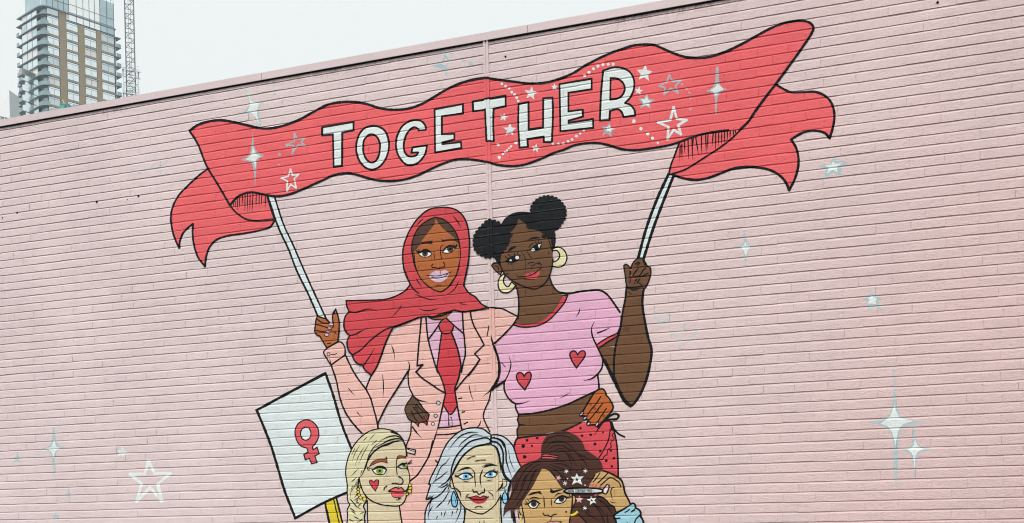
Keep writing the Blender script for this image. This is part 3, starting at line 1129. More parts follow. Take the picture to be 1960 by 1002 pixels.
def star(tile, cx, cy, R, rot=0.0, inner=0.45, sq=1.0, jit=0.08):
    rr = random.Random(int(cx * 13 + cy * 7))
    x0, y0, k = tile
    out = []
    for i in range(10):
        a = math.radians(rot - 90 + 36 * i)
        r = R * (1 if i % 2 == 0 else inner) * rr.uniform(1 - jit, 1 + jit)
        out.append((x0 + (cx + r * math.cos(a)) / k, y0 + (cy + r * sq * math.sin(a)) / k))
    return out

def scallop(pts, lobe, amp):
    "bumps of about lobe pixels along a closed photograph path, swelling outwards"
    n = len(pts)
    ar = sum(pts[i][0] * pts[(i + 1) % n][1] - pts[(i + 1) % n][0] * pts[i][1] for i in range(n))
    sg = 1 if ar > 0 else -1
    d = [0.0]
    for i in range(n): d.append(d[-1] + math.hypot(pts[(i + 1) % n][0] - pts[i][0], pts[(i + 1) % n][1] - pts[i][1]))
    N = max(3, round(d[-1] / lobe)); per = d[-1] / N
    out = []
    m = int(N * 7)
    i = 0
    for a in range(m):
        t = d[-1] * a / m
        while d[i + 1] < t: i += 1
        w = (t - d[i]) / max(1e-9, d[i + 1] - d[i])
        p, q = pts[i], pts[(i + 1) % n]
        dx, dy = q[0] - p[0], q[1] - p[1]
        l = math.hypot(dx, dy) or 1
        b = abs(math.sin(math.pi * t / per)) * amp * sg
        out.append((p[0] + w * dx + dy / l * b, p[1] + w * dy - dx / l * b))
    return out

def covered(s, z):
    return (int(math.floor(s / GRID)), int(math.floor(z / GRID))) in mural_cells

# views of the photograph the tracing was made in: (left, top, enlargement)
PXL = (0, 0, 1.0)
vA = (300, 160, 3.855); vC = (300, 200, 3.13); vD = (560, 180, 5.01); vE = (820, 120, 5.01); vF = (1060, 70, 4.553)
vG = (1260, 20, 4.175); vH = (1260, 180, 4.175)
vHD = (760, 390, 4.769); vSC = (590, 560, 5.896); vJ3 = (790, 560, 6.264); vJ4 = (600, 640, 5.275); vJ5 = (760, 660, 5.01)
vH2 = (890, 360, 4.555); vT2 = (930, 540, 5.011); vAR = (1100, 480, 3.129); vWA = (930, 680, 5.568); vSK = (960, 780, 6.68)
vPL = (470, 700, 3.318); vBL = (640, 810, 5.221); vGR = (800, 810, 5.219); vBR = (950, 820, 5.506); vBZ = (1060, 900, 9.8)
vHN = (1180, 480, 12.52); vPO = (1180, 320, 5.007)

RED = P(243, 106, 111, var=0.10)
RED2 = P(212, 80, 90)
WHT = P(229, 237, 235, var=0.06)
GRY = P(176, 186, 188)
PEACH = P(240, 192, 182)
LILAC = P(228, 184, 208)
TEAL = P(182, 205, 208, wear=(WALL_PINK_C, 0.36))
TEALS = P(184, 204, 207, wear=(WALL_PINK_C, 0.34))
TEALF = P(196, 210, 212, wear=(WALL_PINK_C, 0.47))

# ---- stars on the bare wall
def sparkle(label, tile, outer, inner, anchor, dots=(), mo=None):
    T = Painted('painted_sparkle', label, 'painted star', anchor, 'stars painted on the pink wall')
    T.part('glow', mo or TEALS, [(tile, outer)])
    if inner: T.part('core', P(236, 243, 241, wear=(rgb(190, 205, 207), 0.33)), [(tile, inner)])
    for d in dots: T.part('dot', mo or TEALS, [blob(tile, *d)])
    return T

s2 = (440, 150, 10.02)
sparkle('tall tilted white sparkle rising above the left end of the banner', s2,
        '182,32! 262,140 330,235 372,330 430,420 520,465 640,455 720,390! 655,462 590,515 545,600 560,720 597,935! 555,935! 500,800 430,690 330,682 205,692 118,772! 200,690 290,620 350,560 370,480 350,380 300,240',
        '262,165! 370,335 405,420 490,472 592,490! 535,570 520,660 572,905! 515,800 430,685 320,655! 372,560 375,420 310,250', (489, 243), [(857, 298, 30), (1000, 455, 22)])
s3 = (800, 80, 11.13)
T = Painted('painted_sparkle', 'faint teal sparkle just under the coping with two dots to its right', 'painted star', (853, 152), 'stars painted on the pink wall')
T.part('glow', TEAL, [(s3, '535,160! 585,160! 590,270 640,350 755,392! 660,430 620,520 612,640 600,800! 572,650 500,590 380,540 282,510! 420,460 510,405 545,310')],
       holes=[[(s3, '578,345! 620,395 690,412! 640,440 590,535! 555,500 470,480! 545,425')]])
T.part('dot', TEAL, [ell(s3, 960, 392, 45, 28, -15)]); T.part('dot', TEAL, [ell(s3, 1122, 465, 46, 44)])
s1 = (250, 260, 11.13)
T = Painted('painted_sparkle', 'barely visible worn sparkle above the left banner tail, flanked by two tiny teal dots', 'painted star', (305, 340), 'stars painted on the pink wall')
T.part('glow', TEALF, lines=[(s1, '465,250 478,340 520,470 515,580 470,660 320,735', 40, (.3, .3))[:2] + (3.2, (.3, .4)), (s1, '330,728 420,706 530,715 600,790', 2.2, (.3, .3)), (s1, '640,560 630,700 636,880', 2.2, (.2, .4)), (s1, '780,560 690,620 645,690', 3.0, (.4, .2))])
T.part('dot', TEALS, [ell(s1, 187, 798, 32, 22)]); T.part('dot', TEALS, [ell(s1, 988, 450, 28, 24)])
s4 = (1540, 280, 11.13)
T = Painted('painted_star', 'white five pointed star with a teal glow beside the right banner tail', 'painted star', (1595, 344), 'stars painted on the pink wall')
T.part('glow', TEAL, [(s4, '635,195! 690,335! 800,320! 940,350! 775,440! 800,650! 620,560! 395,725! 450,500! 300,432! 550,372!')])
T.part('core', P(236, 243, 241), [(s4, '610,325! 650,375! 795,375! 690,450! 702,558! 605,510! 472,592! 520,460! 430,410! 570,395!')])
s5 = (1370, 430, 11.136)
sparkle('small four pointed sparkle alone on the wall right of the raised right arm', s5,
        '585,140! 625,140! 640,250 655,350 710,430 885,448! 745,492 690,560 660,680 645,880! 615,880! 610,680 585,570 530,495 365,490! 530,448 590,380 592,250',
        '630,355! 665,430 745,478! 690,545 640,685! 600,580 540,490! 608,430', (1426, 508), mo=TEAL)
s6 = (1620, 530, 11.13)
T = Painted('painted_star', 'teal star with a white middle above the large sparkle near the right edge', 'painted star', (1668, 597), 'stars painted on the pink wall')
T.part('glow', TEALS, [(s6, '510,235! 580,390! 750,440! 660,520! 785,755! 610,612! 448,745! 462,560! 345,460! 490,430!')])
T.part('core', P(236, 243, 241), [(s6, '540,395! 590,440! 655,470! 620,520! 640,590! 540,572! 448,592! 490,500! 465,462! 505,440!')])
s7 = (1230, 570, 9.107)
T = Painted('painted_star', 'faint rubbed star close beside the elbow of the raised right arm', 'painted star', (1266, 624), 'stars painted on the pink wall')
T.part('glow', TEALF, lines=[(s7, '310,268! 385,300! 455,298! 415,350! 455,455! 370,405! 262,485! 275,400! 205,350! 290,320!', 3.4)])
T = Painted('painted_star', 'large faint star outline, rubbed and broken, right of the raised elbow', 'painted star', (1313, 666), 'stars painted on the pink wall')
T.part('glow', TEALF, lines=[(s7, '685,545! 700,420! 745,545!', 3.0), (s7, '985,545! 870,640! 940,785! 785,725! 630,870! 665,720! 500,620! 690,575!', 3.0)])
T.part('dot', TEALF, [ell(s7, 1080, 892, 22, 20)])
s8 = (1640, 690, 4.007)
sparkle('largest sparkle, tall and white, low on the wall near the right edge', s8,
        '272,40! 282,40! 296,250 310,350 340,430 440,465 548,486! 410,496 345,520 322,600 315,830! 303,975! 298,975! 285,830! 280,640 262,560 222,510 88,476! 222,440 262,385 280,250',
        '288,345! 325,430 432,466! 345,500 312,570 299,660! 275,570 240,510 182,486! 250,432', (1714, 930))
sparkle('smaller sparkle tucked under the right arm of the largest sparkle', s8,
        '430,500! 440,500! 452,600 482,655 592,686! 490,702 462,760 450,890! 440,890! 428,760 400,710 342,682! 410,662 430,600',
        '446,605! 472,660 512,681! 460,712 443,835! 425,720 388,686! 430,660', (1751, 912))
s9 = (0, 760, 4.14)
sparkle('white sparkle with a teal edge low at the left edge of the wall', s9,
        '418,242! 434,242! 442,340 470,385 512,400! 460,425 437,480 432,610! 420,610! 412,490 390,430 330,412! 395,385 412,330',
        '430,340! 450,395 482,405! 440,435 424,485! 404,432 366,409! 405,395', (103, 907), mo=TEALS)
T = Painted('painted_star', 'small teal star left of the white sparkle at the left edge', 'painted star', (33, 885), 'stars painted on the pink wall')
T.part('glow', TEALS, [star(s9, 135, 490, 36, 5, 0.5)])
T = Painted('painted_star', 'small solid white star above the large white star outline', 'painted star', (234, 876), 'stars painted on the pink wall')
T.part('core', P(226, 234, 233), [star(s9, 967, 440, 46, 8, 0.5)])
T = Painted('painted_star', 'large white five pointed star outline low on the left of the wall', 'painted star', (287, 962), 'stars painted on the pink wall')
T.part('outline', P(238, 244, 242), lines=[(s9, '1178,508! 1225,606! 1352,606! 1250,690! 1282,828! 1190,716! 1083,828! 1122,690! 1030,612! 1148,612! 1178,508!', 5.6)])
T = Painted('painted_sparkle', 'thin faint teal cross sparkle left of the large white star outline', 'painted star', (132, 960), 'stars painted on the pink wall')
T.part('glow', TEAL, lines=[(s9, '545,708 546,770 550,832', 3.0, (.5, .5)), (s9, '512,778 545,774 580,776', 2.6, (.5, .5))])
T = Painted('painted_star', 'small teal star at the bottom left, below the thin cross sparkle', 'painted star', (107, 997), 'stars painted on the pink wall')
T.part('glow', TEALS, [star(s9, 443, 950, 34, 0, 0.5)])

# ---- poles first, their tops run up under the cloth
T = Painted('banner_pole', 'white pole slanting down from the left end of the banner to a fist', 'banner pole', (616, 609), 'painted banner poles')
T.part('shaft', P(222, 234, 236, var=0.05), [(PXL, '511,372! 533.2,436.4! 552.4,478! 568.4,519.5! 590,563.4! 609,607! 624,611! 601,560! 582.7,519.5! 562,471.6! 542.8,430! 524,372!')], [
    (PXL, '511,372 533.2,436.4 552.4,478 568.4,519.5 590,563.4 609,607', 3.4), (PXL, '524,372 542.8,430 562,471.6 582.7,519.5 601,560 625,612', 3.2)])
T = Painted('banner_pole', 'white pole with thick black edges under the right end of the banner', 'banner pole', (1226, 495), 'painted banner poles')
T.part('shaft', P(222, 234, 234, var=0.05), [(vPO, '500,60! 545,70! 440,330! 350,590! 250,880! 205,880! 290,590! 390,310!')], [
    (vPO, '498,70 388,310 285,590 205,885', 5.2), (vPO, '550,78 447,335 352,590 258,885', 5.2)])

# ---- the banner
B = Painted('painted_banner', 'long waving red banner with white letters held up on two poles', 'painted banner', (930, 318))
B.part('tail', RED, [(vC, '308,385! 250,430 190,485 130,550 95,620 85,680 95,760 115,820 135,862! 140,815 160,770 190,738 218,718! 215,770 225,850 250,920 290,972! 295,920 315,860 355,815 420,790 520,775 620,755 680,735 705,700! 680,600! 660,545! 440,600! 380,480!')],
       [(vC, '308,385 250,430 190,485 130,550 95,620 85,680 95,760 115,820 135,862! 140,815 160,770 190,738 218,718! 215,770 225,850 250,920 290,972! 295,920 315,860 355,815 420,790 520,775 620,755 680,735 707,698', 3.6)])
B.part('tail', RED, [(PXL, '1483,162.5! 1499.5,170.9 1513.9,176.9 1535.4,176.9 1559.4,176.2 1576.2,182.4 1585.7,189.6 1594.1,204 1597.2,223.1 1594.1,244.7 1588.1,265! 1578.6,255.4 1561.8,250.7 1540.2,253 1525.9,260.2 1514.4,267.4! 1523.5,283 1528.3,302.2 1527,323.7 1519.9,346.5 1510.3,364.4! 1504.3,350 1490,334.5 1470.8,324.9 1449.2,320.8 1427.7,320.1 1403.7,323.2 1379.8,332.1 1355.8,341 1331.9,344.8 1307.9,341.7 1287,334.5! 1331.9,312 1363,295 1394,272 1415.7,249.5!')],
       [(PXL, '1486,162.5 1499.5,170.9 1513.9,176.9 1535.4,176.9 1559.4,176.2 1576.2,182.4 1585.7,189.6 1594.1,204 1597.2,223.1 1594.1,244.7 1588.1,265! 1578.6,255.4 1561.8,250.7 1540.2,253 1525.9,260.2 1514.4,267.4! 1523.5,283 1528.3,302.2 1527,323.7 1519.9,346.5 1510.3,364.4! 1504.3,350 1490,334.5 1470.8,324.9 1449.2,320.8 1427.7,320.1 1403.7,323.2 1379.8,332.1 1355.8,341 1331.9,344.8 1307.9,341.7 1287,334.5', 4.6)])
top_edge = '363,251! 377.8,240.4 396,234 419.3,230.6 442.7,233.4 471.2,239.9 499.7,246.1 523.1,245.6 549,239.1 575,228.7 600.9,214.5 626.8,201.5 652.8,196.3 676,195.8 700,199.1 726,207.3 746.7,210.5 777.8,209.2 803.8,201.4 829.7,187.1 855.6,171.5 881.6,159.9 907.5,152.9 928.3,150.3 959.4,153.9 985.3,157.3 1013.9,160.6 1045,158.6 1073.5,150.8 1100,139.1 1114.9,129.3 1143.5,113.9 1169.8,101.8 1191.8,94.2 1213.7,87.6 1235.7,85.8 1253.3,87.1 1270.8,94.6 1292.8,104 1312.6,110 1334.5,111.7 1355.8,109.8 1384.6,101.4 1413.3,88.3 1442,72.7 1466,59.5 1489.9,48.3 1513.9,42 1537.8,40.4 1551,45.1 1557,53.5 1553.4,64.3'
right_edge = '1537.8,88.3 1521,112.2 1504.3,135 1484,162.5 1463.6,188.9 1444.4,215.2 1432.5,233.2 1415.7,249.5!'
bottom_r = '1394,250 1367.8,253 1339,259 1319.9,265 1303,271.7 1279.2,278.7 1248.9,284 1218,287.9 1191.8,286.3 1169.8,279.8 1147.9,274.7 1125.9,274.3 1099.5,278.7 1079.5,287 1059.5,293.6 1039.6,302.6 1019.6,310.6 999.6,316.6 979.7,318.6 955.7,316.6 933.8,311.2 915.8,307.6 893.9,305.2 869.9,306.6 843.4,315.7 819.5,326.7 795.5,337.7 771.6,344.7 747.6,347.1 723.7,345.7 703.7,341.3 683.8,335.3 667.8,332.1 649.8,333.3 633.9,337.7 619.9,344.7 599.9,353.7 580,362.6 552.4,373 530,376.4 510.9,374.1'
curl_l = '482,368.7 466,371.9 453.4,378.9 440.4,393.5!'
left_edge = '419.3,357.2 396,318.2 377.8,274.1'
B.part('cloth', RED, [(PXL, ' '.join((top_edge, right_edge, bottom_r, curl_l, left_edge)))])
B.part('folded_edge', RED, [(vC, '440,605! 480,560 520,538 570,528 660,545! 680,610 707,692! 600,698 540,688 490,658 455,625')],
       [(vC, '660,546 682,620 710,700', 2.8)] + [(vC, t, 1.7, (0, .4)) for t in '459,575 461,612|470,570 472,618|483,562 485,632|497,560 497,620|515,548 513,602|530,536 528,640|545,534 543,645|560,534 558,640|577,535 573,640|597,538 595,612|615,538 613,618|630,543 626,605|652,548 650,620'.split('|')])
B.part('folded_edge', RED, [(vH, '165,398! 250,353 330,328 450,303 560,291 652,288! 600,345 500,425 400,490 300,555 200,612 95,645! 100,580 118,510 140,450')],
       [(vH, '165,400 132,490 102,570 84,645', 3.4)] + [(vH, t, 2.3, (0, .45)) for t in '175,415 172,540|188,405 190,528|210,385 213,478|238,372 242,520|268,352 276,530|280,350 274,430|298,345 322,490|345,333 347,480|378,322 384,470|398,318 392,440|440,310 430,420|460,308 457,450|484,304 480,412|508,302 506,412|530,300 528,390|552,296 553,368|575,296 573,360|600,295 602,345|615,294 620,325'.split('|')])
outl = [(PXL, ' '.join((top_edge, right_edge)), 4.6), (PXL, bottom_r + ' ' + curl_l, 4.2),
        (PXL, '363,251! ' + ' '.join(reversed(left_edge.split())) + ' 440.4,393.5', 3.6),
        (vC, '440,605 455,627 490,660 540,690 600,699 709,692', 3.0), (vH, '655,288 600,345 500,425 400,490 300,555 200,612 95,645', 3.0)]
B.part('outline', INK, lines=outl)
LET = P(231, 239, 237, var=0.07)
letters = [
    (vD, '285,322! 585,270! 585,350! 478,372! 475,692! 395,700! 388,390! 285,400!', None),
    (vD, '765,308 830,318 885,355 918,430 925,510 905,600 865,670 810,715 755,728 695,705 640,640 612,550 615,470 640,390 690,330', '765,390 805,410 835,465 838,530 820,610 790,650 755,660 715,635 685,580 678,510 690,440 725,400'),
    (vD, '1278,345! 1275,310 1240,265 1190,252 1120,265 1055,310 1010,390 992,470 1000,550 1035,625 1090,678 1140,685 1200,665 1250,615 1278,560 1288,495! 1150,515! 1140,565! 1205,562! 1185,590 1140,603 1100,590 1070,540 1068,480 1085,410 1125,345 1170,322 1200,335 1212,352!', None),
    (vE, '60,450! 332,400! 332,490! 130,518! 130,690! 250,685! 250,738! 135,770! 135,785! 312,762! 318,820! 65,865!', None),
    (vE, '425,375! 740,320! 742,420! 625,445! 622,600 628,755! 560,758! 552,600 545,455! 430,470!', None),
    (vE, '865,400! 960,380! 962,645! 1100,622! 1102,345! 1190,338! 1195,480 1185,765! 1108,765! 1105,712! 950,735! 955,810! 875,818! 862,600', None),
    (vF, '50,418! 330,370! 330,462! 128,492! 128,655! 252,640! 255,700! 130,735! 130,755! 342,722! 345,798! 58,828!', None),
    (vF, '430,300! 520,272 600,278 665,315 700,385 695,470 665,535 622,582! 670,600 705,650 708,690! 610,705! 590,660 560,635 490,650! 485,730! 402,735! 412,500', '495,365! 560,372 605,410 618,460 600,510 560,540 492,552!')]
for tile, o, hl in letters:
    B.part('letter', LET, [(tile, o)], ink=3.6, holes=[[(tile, hl)]] if hl else ())
STW = P(232, 238, 236)
B.part('star', GRY, [(vA, '710,352! 722,470 742,505 798,535! 748,565 735,640 728,762! 715,640 700,590 620,565! 680,530 698,470')])
B.part('star', STW, [(vA, '710,465! 735,520 772,539! 737,560 731,625! 712,580 658,562! 695,530')])
B.part('star', GRY, lines=[(vA, '1015,368! 1036,410! 1092,405! 1065,435! 1098,458! 1042,455! 1000,520! 1012,460! 960,455! 1015,428! 1015,368!', 2.6)])
B.part('star', STW, lines=[(vA, '988,634! 1003,680! 1047,672! 1016,705! 1030,775! 990,745! 961,795! 964,720! 921,700! 971,688! 988,634!', 2.7)])
for d in ((962, 458, 13), (907, 525, 11), (903, 600, 6), (948, 663, 6)): B.part('dot', GRY, [blob(vA, *d)])
for cx, cy, R, ro in ((985, 297, 66, 8), (1210, 238, 36, 0), (722, 525, 42, 12), (780, 648, 66, 2), (1030, 825, 42, 10)):
    B.part('star', STW, [star(vE, cx, cy, R, ro, 0.45)])
for d in ((705, 207), (742, 228), (775, 248), (800, 285), (828, 308), (847, 340), (862, 370)): B.part('dot', STW, [blob(vE, d[0], d[1], 14)])
for d in ((668, 787, 16), (680, 912, 18), (715, 880, 12), (735, 860, 12), (755, 845, 12), (775, 825, 11), (795, 806, 12), (840, 772, 17)): B.part('dot', STW, [blob(vE, *d)])
for d in ((1195, 780), (1247, 780), (1293, 777), (1340, 757), (1378, 740), (1420, 706)): B.part('dot', STW, [blob(vE, d[0], d[1], 14)])
for d in ((270, 343), (308, 316), (345, 282), (385, 261), (428, 248), (475, 245), (517, 243)): B.part('dot', STW, [blob(vF, d[0], d[1], 14)])
for d in ((125, 917, 12), (160, 900, 12), (198, 870, 14), (230, 848, 11), (262, 825, 11), (697, 740, 17), (760, 805, 16), (820, 852, 16), (860, 888, 15), (907, 930, 11)): B.part('dot', STW, [blob(vF, *d)])
for d in ((1118, 420, 11), (1158, 457, 10), (1182, 493, 10), (1192, 543, 9), (1193, 635, 11)): B.part('dot', GRY, [blob(vF, *d)])
B.part('star', STW, [star(vF, 792, 322, 74, 6, 0.45)])
B.part('star', STW, [star(vF, 740, 477, 38, 10, 0.45)])
B.part('star', GRY, [star(vF, 805, 572, 74, 5, 0.47)])
B.part('star', STW, [star(vF, 805, 570, 48, 8, 0.5)])
B.part('star', GRY, [star(vF, 475, 816, 70, 10, 0.45)])
B.part('star', STW, [star(vF, 482, 808, 34, 10, 0.5)])
B.part('star', GRY, lines=[(vF, '1005,338! 1035,392! 1108,385! 1060,430! 1084,496! 1020,455! 962,508! 972,450! 922,433! 985,402! 1005,338!', 3.0)])
B.part('star', STW, lines=[(vF, '1045,618! 1072,720! 1158,731! 1085,775! 1108,856! 1045,815! 990,898! 1000,790! 908,750! 1015,731! 1045,618!', 4.2)])
B.part('star', GRY, [(vG, '460,452! 482,452! 487,570 502,610 552,632! 500,655 475,700 465,835! 455,835! 450,700 435,665 380,648! 435,615 455,560')])
B.part('star', STW, [(vG, '470,590! 492,602 522,632! 482,655 460,690! 440,655 412,642! 455,615')])

# ---- woman with two hair buns
SK2 = P(112, 78, 53)
BLK = P(31, 34, 37, var=0.25, spec=0.15)
NAILR = P(206, 70, 78)
CREAM = P(238, 230, 182)
W2 = Painted('painted_woman', 'painted woman with two black hair buns, pink heart shirt and hoop earrings', 'painted woman', (1085, 890), 'women painted in the mural')
arm = W2.part('raised_arm', SK2, [(vAR, '135,592! 262,508! 262,620 238,780! 188,690 150,610')], [(vAR, '140,590 165,640 190,690 240,775', 4.2)])
W2.part('raised_arm', SK2, [(vAR, '308,215! 303,290 287,370 277,450 248,560 237,650 236,770 290,880 335,932 375,890 420,800 450,690 460,590 440,520 420,420 405,310 413,235!')],
        [(vAR, '310,215 303,290 287,370 277,450 248,560 236,650 236,770', 3.6), (vAR, '232,745 262,830 300,900 335,930 375,890 420,800 450,690 460,590 440,520 420,420 405,310 413,235', 4.6), (vAR, '236,770 262,830 300,900 335,930', 6.5), (vAR, '180,660 236,778', 6.0),
         (vAR, '292,476 308,458|302,482 322,460|314,486 332,466', 0.8), (vAR, '322,248 338,262', 1.6)])
hand = W2.part('fist', SK2, [(vHN, '175,370! 215,330 270,350 318,408! 350,400! 400,290 480,205 560,185 640,210 700,300 740,375 800,395 825,500 810,620 770,740 725,840 690,900! 260,900! 225,760 215,640 190,480')], ink=2.6,
        lines=[(vHN, '350,405 330,520 330,640', 3.0), (vHN, '520,430 450,520 400,600', 2.4), (vHN, '700,405 620,500 560,600 440,625', 2.4), (vHN, '760,540 640,600', 2.0), (vHN, '330,690 325,770', 2.0), (vHN, '480,690 430,790', 2.4), (vHN, '560,680 490,780', 2.4), (vHN, '540,770 610,840', 2.2), (vHN, '450,330 520,280', 2.4), (vHN, '560,290 490,370', 2.4), (vHN, '640,230 680,340', 2.8), (vHN, '320,900 380,945 500,940', 2.0), (vHN, '340,630 560,625 800,600', 1.6), (vHN, '260,880 480,870 700,845', 1.6)])
for x, y, r in ((348, 465, 26), (348, 602, 24), (408, 674, 28), (462, 765, 20)): W2.part('fingernail', NAILR, [ell(vHN, x, y, r, r * .75, -20)], parent=hand)
W2.part('waist', SK2, [(vWA, '340,620! 500,610 700,570 900,500 1130,400! 1230,380! 1150,480 1060,600! 1080,690! 850,795 700,825 338,890! 330,830 352,765! 340,700')],
        [(vWA, '350,635 338,690 358,745! 334,800 338,885', 3.0), (vWA, '345,740 420,742', 2.0, (0, .5))])
SKIRT = P(222, 80, 90)
sk = W2.part('skirt', SKIRT, [(vSK, '200,395! 400,365 610,345 800,295 1000,200! 1150,185 1390,165! 1440,300! 1470,450 1487,650 1493,880! 1493,950! 1200,1000! 250,1000! 150,800! 150,480! 172,440')],
        [(vSK, '160,500 180,430 205,395! 400,368 610,345 800,297 1010,198', 3.2), (vSK, '1440,300 1470,450 1487,650 1493,890', 3.2), (vSK, '1390,280 1372,400 1310,540 1240,655', 2.2),
         (vSK, '1440,325 1415,360 1440,400 1395,455 1402,510 1355,548 1352,600 1310,630 1292,668 1240,668', 1.8)])
for x, y, r in ((325, 422, 19), (457, 393, 18), (278, 497, 24), (390, 495, 16), (295, 635, 25), (1010, 268, 17), (1030, 363, 18), (1140, 352, 18), (1300, 322, 14), (1195, 470, 20), (1262, 562, 18), (1397, 552, 18), (1437, 652, 18), (1338, 683, 20), (1410, 755, 18)):
    W2.part('polka_dot', INK, [blob(vSK, x, y, r)], parent=sk)
W2.part('skirt_bow', INK, [(vSK, '1380,175! 1415,185 1445,265 1505,332 1585,372! 1578,392! 1490,352 1450,312 1400,290!')], [(vSK, '1330,155 1395,105 1455,82 1498,105 1475,148 1400,155 1320,170', 4.0)])
shirt = P(234, 180, 208)
sh = W2.part('shirt', shirt, [(PXL, '1086.6,565! 1110,559 1130,556.4 1147.5,556 1159.5,562 1171.5,576 1185.4,595.9 1189.4,607.9 1187.4,621.8 1183,636! 1143.5,660! 1149.5,675.7 1153.5,691.7 1151.5,707.6 1142.7,718! 1145.5,732 1146.4,746.5! 1118.6,759 1088,773.4 1055.7,784.2 1019.8,791.3 992.9,793.1! 987.5,782.4 986.6,773.4! 974.9,764.4 966.8,748.2 965,733.9! 953.3,735.7! 954.2,715.9 952.5,690.8 945,655! 966,638 980,622! 995.9,625.8 1013.8,626.8 1037.8,619.8 1057.7,605.9 1075.7,583.9')],
        [(vT2, '690,98 800,112 900,93 1000,82 1090,80 1150,110 1210,180 1285,290', 3.6), (vT2, '1300,330 1292,410 1270,482', 3.0),
         (vT2, '1040,385 1015,440 1022,520 1060,605 1100,690 1120,750 1110,830 1065,895', 3.0, (.25, 0)), (vT2, '1190,440 1130,468 1072,490', 2.6, (.5, 0)), (vT2, '900,258 890,300 868,332', 2.0, (.3, .3)), (vT2, '222,712 240,790 218,880 180,955', 2.2, (.4, 0)), (vT2, '152,775 185,816', 1.6),
         (vWA, '1052,272 1130,252 1190,205! 1202,290 1207,375', 3.2, (.3, 0)), (vWA, '790,460 840,435 895,402', 1.6, (.3, .4)), (vWA, '195,290 200,380 250,470 310,515 380,516 460,490', 3.2, (0, .3)), (vWA, '315,520 320,570 350,632! 500,622 700,580 880,520 1050,440 1200,372', 3.2), (vWA, '205,275 130,318 70,375', 3.4)])
W2.part('collar', P(212, 74, 86), [(vT2, '735,130! 785,128! 760,190 690,280 600,370 500,420 380,435 300,425 262,408! 290,390! 400,390 500,370 590,315 670,235')], ink=2.6)
W2.part('sleeve_band', P(212, 74, 86), [(vT2, '1060,605! 1150,545 1268,488! 1262,520! 1160,582 1080,640!')], ink=2.4)
W2.part('sleeve_band', P(212, 74, 86), [(vWA, '100,318! 118,292! 132,330!')], ink=1.6)
for tile, pts in ((vT2, '880,700! 860,668 830,662 806,690 820,745 868,826! 930,745 955,690 940,662 905,668'), (vWA, '410,228! 385,193 350,187 328,215 340,280 415,372! 470,275 483,210 465,182 430,195')):
    W2.part('heart', P(208, 74, 84), [(tile, pts)], ink=2.6)
W2.part('neck', SK2, [(vH2, '440,820! 460,920 466,1050 450,1185! 546,1190 640,1172 722,1120 798,1045 852,935! 795,890 755,830 735,760!')],
        [(vH2, '440,840 462,920 470,1040 462,1140', 3.0), (vH2, '735,770 765,850 800,895 838,918', 3.0)])
W2.part('hoop_earring', CREAM, [(vH2, '765,528! 810,515 860,540 888,600 870,665 820,692 762,685! 762,650! 805,632 826,590 803,548 765,548!')], ink=2.4)
W2.part('ear', SK2, [(vH2, '235,680! 255,655 290,660 325,700 310,760! 285,740 260,715')], ink=2.2, lines=[(vH2, '265,680 290,690 292,715', 1.5)])
W2.part('hoop_earring', CREAM, [(vH2, '335,750! 300,790 290,840 310,900 370,915 420,882 442,850! 408,822! 375,865 345,840 335,800 352,768!')], ink=2.4)
W2.part('hair', BLK, [(vH2, '270,640! 240,560! 300,400! 320,310! 360,255 430,218 500,208 575,215! 690,260! 830,345! 775,385! 792,450 782,530! 740,560! 600,600! 400,650! 310,690!')])
face = W2.part('face', SK2, [(vH2, '470,270! 500,295 530,318! 548,352! 580,365 620,352 660,372! 690,405 720,440! 740,440 760,530 766,620 757,700 722,800 672,855 612,882 550,870 470,840 400,800 340,740 305,660! 320,570! 330,520 345,460 385,440! 395,395 440,345')],
        [(vH2, '300,600 312,680 340,740 400,800 470,842 550,872 612,882 672,855 722,800 757,700 768,620', 2.4), (vH2, '728,440 745,500 765,560', 2.0)])
W2.part('hair_bun', BLK, [scallop(path((vH2, '200,287 260,290 330,330 395,420! 380,480 330,560 265,598 205,608 145,588 98,552 78,490 86,420 113,372 148,334')), 8.5, 3.0)], [(vH2, '110,430 300,400|120,520 320,480|140,370 250,350', 0.7)], inkmat=P(74, 84, 86))
W2.part('hair_bun', BLK, [scallop(path((vH2, '578,215 580,165 610,120 655,88 720,73 785,86 835,120 868,165 880,215 870,265 845,310 812,350 740,390 690,395 640,350 600,290')), 8.0, 2.6)], [(vH2, '640,130 800,105|590,215 860,175|640,300 850,262', 0.7)], inkmat=P(74, 84, 86))
W2.part('hair_curl', BLK, [scallop(path((vH2, '540,335 590,320 640,330 690,380 700,420 660,380 600,362 550,355')), 5, 1.2)])
W2.part('hair_curl', BLK, [(vH2, '395,395! 420,410 400,440 385,450 378,425!')])
W2.part('hair_curl', BLK, [(vH2, '700,395! 745,380 785,390 790,440 778,520! 755,460 735,430!')])
W2.part('eyebrow', INK, [(vH2, '372,562! 390,528 440,505! 450,516! 402,548!')], parent=face)
W2.part('eyebrow', INK, [(vH2, '540,462! 595,430 655,432! 655,438 600,448!')], parent=face)
e = W2.part('eye', INK, [(vH2, '350,642! 390,608 430,592 488,588! 468,630 420,655 380,655')], [(vH2, '352,600 384,622|380,582 402,606|430,570 440,595|460,565 462,592', 1.6), (vH2, '380,660 378,668|405,660 405,670', 1.2)])
W2.part('eye_white', STW, [(vH2, '385,640! 402,622 412,642!')], parent=e); W2.part('eye_white', STW, [ell(vH2, 457, 610, 17, 16)], parent=e)
e = W2.part('eye', INK, [(vH2, '562,542! 610,500 662,478! 668,520 640,548 600,557')], [(vH2, '612,468 632,495|640,458 648,485|672,470 664,490|560,520 578,495 600,480', 1.6)])
